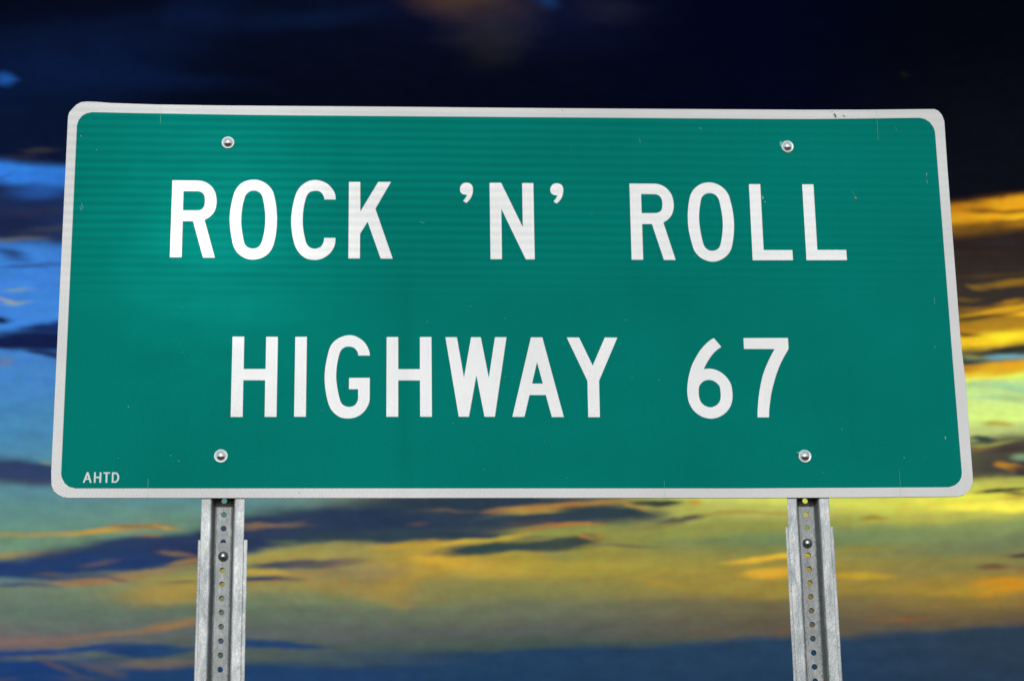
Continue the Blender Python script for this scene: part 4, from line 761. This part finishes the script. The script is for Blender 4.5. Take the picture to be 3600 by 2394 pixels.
# scuffs, nicks and dirt
mats = list(MARK.keys())
bm = bmesh.new()
for (p0, p1, wd, kind) in MARKS:
    a, b = Vector(p0), Vector(p1); d = (b - a); L_ = max(d.length, 1e-4); d /= L_; q = Vector((-d.y, d.x)) * wd * 0.42
    k = 5; left = []; right = []
    for i in range(k + 1):
        t_ = i / k; wv = (0.35 + 0.65 * sin(pi * min(1, max(0, t_ * 0.9 + 0.05)))) * random.uniform(0.65, 1.15) if kind != 'cut' else random.uniform(0.6, 1.1)
        c_ = a + d * L_ * t_ + Vector((random.uniform(-.15, .15) * wd, 0))
        left.append(c_ + q * wv); right.append(c_ - q * wv)
    vs = [bm.verts.new((p_.x, -0.00105, p_.y + ZC)) for p_ in left + right[::-1]]
    f = bm.faces.new(vs); f.material_index = mats.index(kind)
for poly, kind in TEARS:
    i_ = TEARS.index([poly, kind])
    vs = [bm.verts.new((x, -0.0012 - 0.0002 * i_, z + ZC)) for x, z in poly]
    f = bm.faces.new(vs); f.material_index = mats.index(kind)
o = link('scuff_marks', bm, [MARK[k] for k in mats], panel); o['kind'] = 'stuff'

# sign bolts with washers
def dome(r, h, y0, n_=9):
    Rr = (r * r + h * h) / (2 * h)
    out = []
    amax = math.asin(min(1, r / Rr)) if h < r else pi / 2
    for i in range(n_ + 1):
        a = amax * (1 - i / n_)
        out.append((Rr * sin(a), y0 - (Rr * cos(a) - (Rr - h))))
    return out
YP = 0.0032                       # front of the post flanges
WEB = YP + 0.0265                 # front of the recessed web
bm = bmesh.new()
prof = [(0.0048, 0.006), (0.0048, -0.0022), (0.0079, -0.0022), (0.0080, -0.0028)] + dome(0.0080, 0.0037, -0.0030)
lathe(bm, prof, 0, 0, 40)
lathe(bm, [(0, WEB + 0.016), (0.0046, WEB + 0.016), (0.0046, 0.006)], 0, 0, 20)
lathe(bm, [(0.0046, WEB + 0.012), (0.0085, WEB + 0.012), (0.0085, WEB + 0.0032), (0.0046, WEB + 0.0032)], 0, 0, 6)
b_me = link('bolt', bm, BOLT, panel, smooth=True)
bm = bmesh.new()
lathe(bm, [(0.0060, -0.0005), (0.0122, -0.0005), (0.0122, -0.0016), (0.0119, -0.0021), (0.0110, -0.0023), (0.0098, -0.0019), (0.0084, -0.0015), (0.0060, -0.0015)], 0, 0, 44)
w_me = link('washer', bm, WASHER, b_me, smooth=True)
for i, (x, z) in enumerate(BOLTS):
    if i == 0: b = b_me
    else:
        b = b_me.copy(); coll.objects.link(b); b.parent = panel
        c = w_me.copy(); coll.objects.link(c); c.parent = b
        c.scale = (random.uniform(0.96, 1.03),) * 3
    b.location = (x, 0, z + ZC); b.rotation_euler = (0, random.uniform(0, 6.28), 0)

# perforated U-channel posts
TH = 0.0030
def channel(bm, xc, half, yf, z_top, z_bot, hole_z, hole_r=0.0052, hx=0.0, web_half=0.0126, wall_out=0.0205, drop=0.0265, seed=1):
    rnd = random.Random(seed)
    prof = [(half, yf + 0.0004), (half - 0.0012, yf), (wall_out + 0.0022, yf), (wall_out + 0.0006, yf + 0.0006), (wall_out - 0.0004, yf + 0.0022),
            (web_half + 0.0034, yf + drop - 0.0035), (web_half + 0.0022, yf + drop - 0.0010), (web_half, yf + drop)]
    pitch = 0.0254
    # cell boundaries along z follow the holes
    zs = []
    top_h = max(z for z in hole_z if z < z_top - 0.006)
    cells = []
    z = top_h
    while z - pitch / 2 > z_bot:
        cells.append(z); z -= pitch
    first = top_h + pitch / 2
    zb = [z_top] + ([first] if first < z_top - 1e-4 else [])
    for c in cells: zb.append(c - pitch / 2)
    zb.append(z_bot)
    zb = sorted(set(round(q, 6) for q in zb), reverse=True)
    def grid(side):
        cols = []
        for zz in zb:
            jx = rnd.uniform(-0.00018, 0.00018)
            cols.append([bm.verts.new((xc + side * (x + (jx if i < 2 else 0)), y, zz)) for i, (x, y) in enumerate(prof)])
        for A, B in zip(cols, cols[1:]):
            for i in range(len(prof) - 1):
                bm.faces.new((A[i], A[i + 1], B[i + 1], B[i]))
        return [c[-1] for c in cols]
    Ls = grid(-1); Rs = grid(1)
    cz = {round(c, 5) for c in cells}
    yw = yf + drop
    for k in range(len(zb) - 1):
        zt, zl = zb[k], zb[k + 1]
        mid = (zt + zl) / 2
        hole = [c for c in cells if zl < c < zt]
        tl, tr, br, bl = Ls[k], Rs[k], Rs[k + 1], Ls[k + 1]
        if not hole or zt - hole[0] < hole_r + 0.001:
            bm.faces.new((tl, tr, br, bl)); continue
        hc = hole[0]; hxx = xc + hx; N = 20
        ringv = [bm.verts.new((hxx + hole_r * cos(2 * pi * (i + .5) / N), yw, hc + hole_r * sin(2 * pi * (i + .5) / N))) for i in range(N)]
        inner = [bm.verts.new((q.co.x, yw + TH * 0.98, q.co.z)) for q in ringv]
        for i in range(N):
            bm.faces.new((ringv[i], ringv[(i + 1) % N], inner[(i + 1) % N], inner[i]))
        # connect ring quadrants to the corners
        quads = [(tr, 0, N // 4), (tl, N // 4, N // 2), (bl, N // 2, 3 * N // 4), (br, 3 * N // 4, N)]
        for corner, i0, i1 in quads:
            for i in range(i0, i1 - 1):
                bm.faces.new((corner, ringv[i], ringv[(i + 1) % N]))
        for (ca, ia), (cb, ib) in (((tr, N // 4 - 1), (tl, N // 4)), ((tl, N // 2 - 1), (bl, N // 2)), ((bl, 3 * N // 4 - 1), (br, 3 * N // 4)), ((br, N - 1), (tr, 0))):
            bm.faces.new((ca, ringv[ia], ringv[ib], cb))
    return cells

def back_skin(bm, off):
    """thicken: duplicate the sheet outward is done by a Solidify modifier"""
    pass

for side, (hx0, hz0), lower_top, sb in ((0, POST_L[0], LOWER_TOP[0], SPLICE_BOLTS[0]), (1, POST_R[0], LOWER_TOP[1], SPLICE_BOLTS[1])):
    xc = (-0.5300, 0.5334)[side]
    xl = xc + (0.0009, 0.0006)[side]
    holes = [hz0 + ZC + 0.0254 * k for k in range(-60, 40)]
    skip = []
    bm = bmesh.new()
    channel(bm, xc, 0.0386, YP, 0.352 + ZC, 1.35, holes, seed=3 + side)
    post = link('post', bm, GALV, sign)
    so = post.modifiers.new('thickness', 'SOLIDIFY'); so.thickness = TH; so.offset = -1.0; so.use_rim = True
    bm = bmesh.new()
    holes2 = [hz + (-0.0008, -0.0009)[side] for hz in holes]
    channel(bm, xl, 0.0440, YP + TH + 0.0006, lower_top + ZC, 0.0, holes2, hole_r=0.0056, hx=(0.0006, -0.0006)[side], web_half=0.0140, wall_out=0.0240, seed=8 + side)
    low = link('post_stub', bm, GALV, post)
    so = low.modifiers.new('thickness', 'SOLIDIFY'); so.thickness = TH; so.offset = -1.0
    # splice bolt
    bm = bmesh.new()
    lathe(bm, [(0.0, WEB + 0.012), (0.0046, WEB + 0.012), (0.0046, WEB - 0.0004), (0.0090, WEB - 0.0004), (0.0092, WEB - 0.0012)] + dome(0.0091, 0.0068, WEB - 0.0013), sb[0], sb[1] + ZC, 40)
    link('splice_bolt', bm, SPLICE, post, smooth=True)
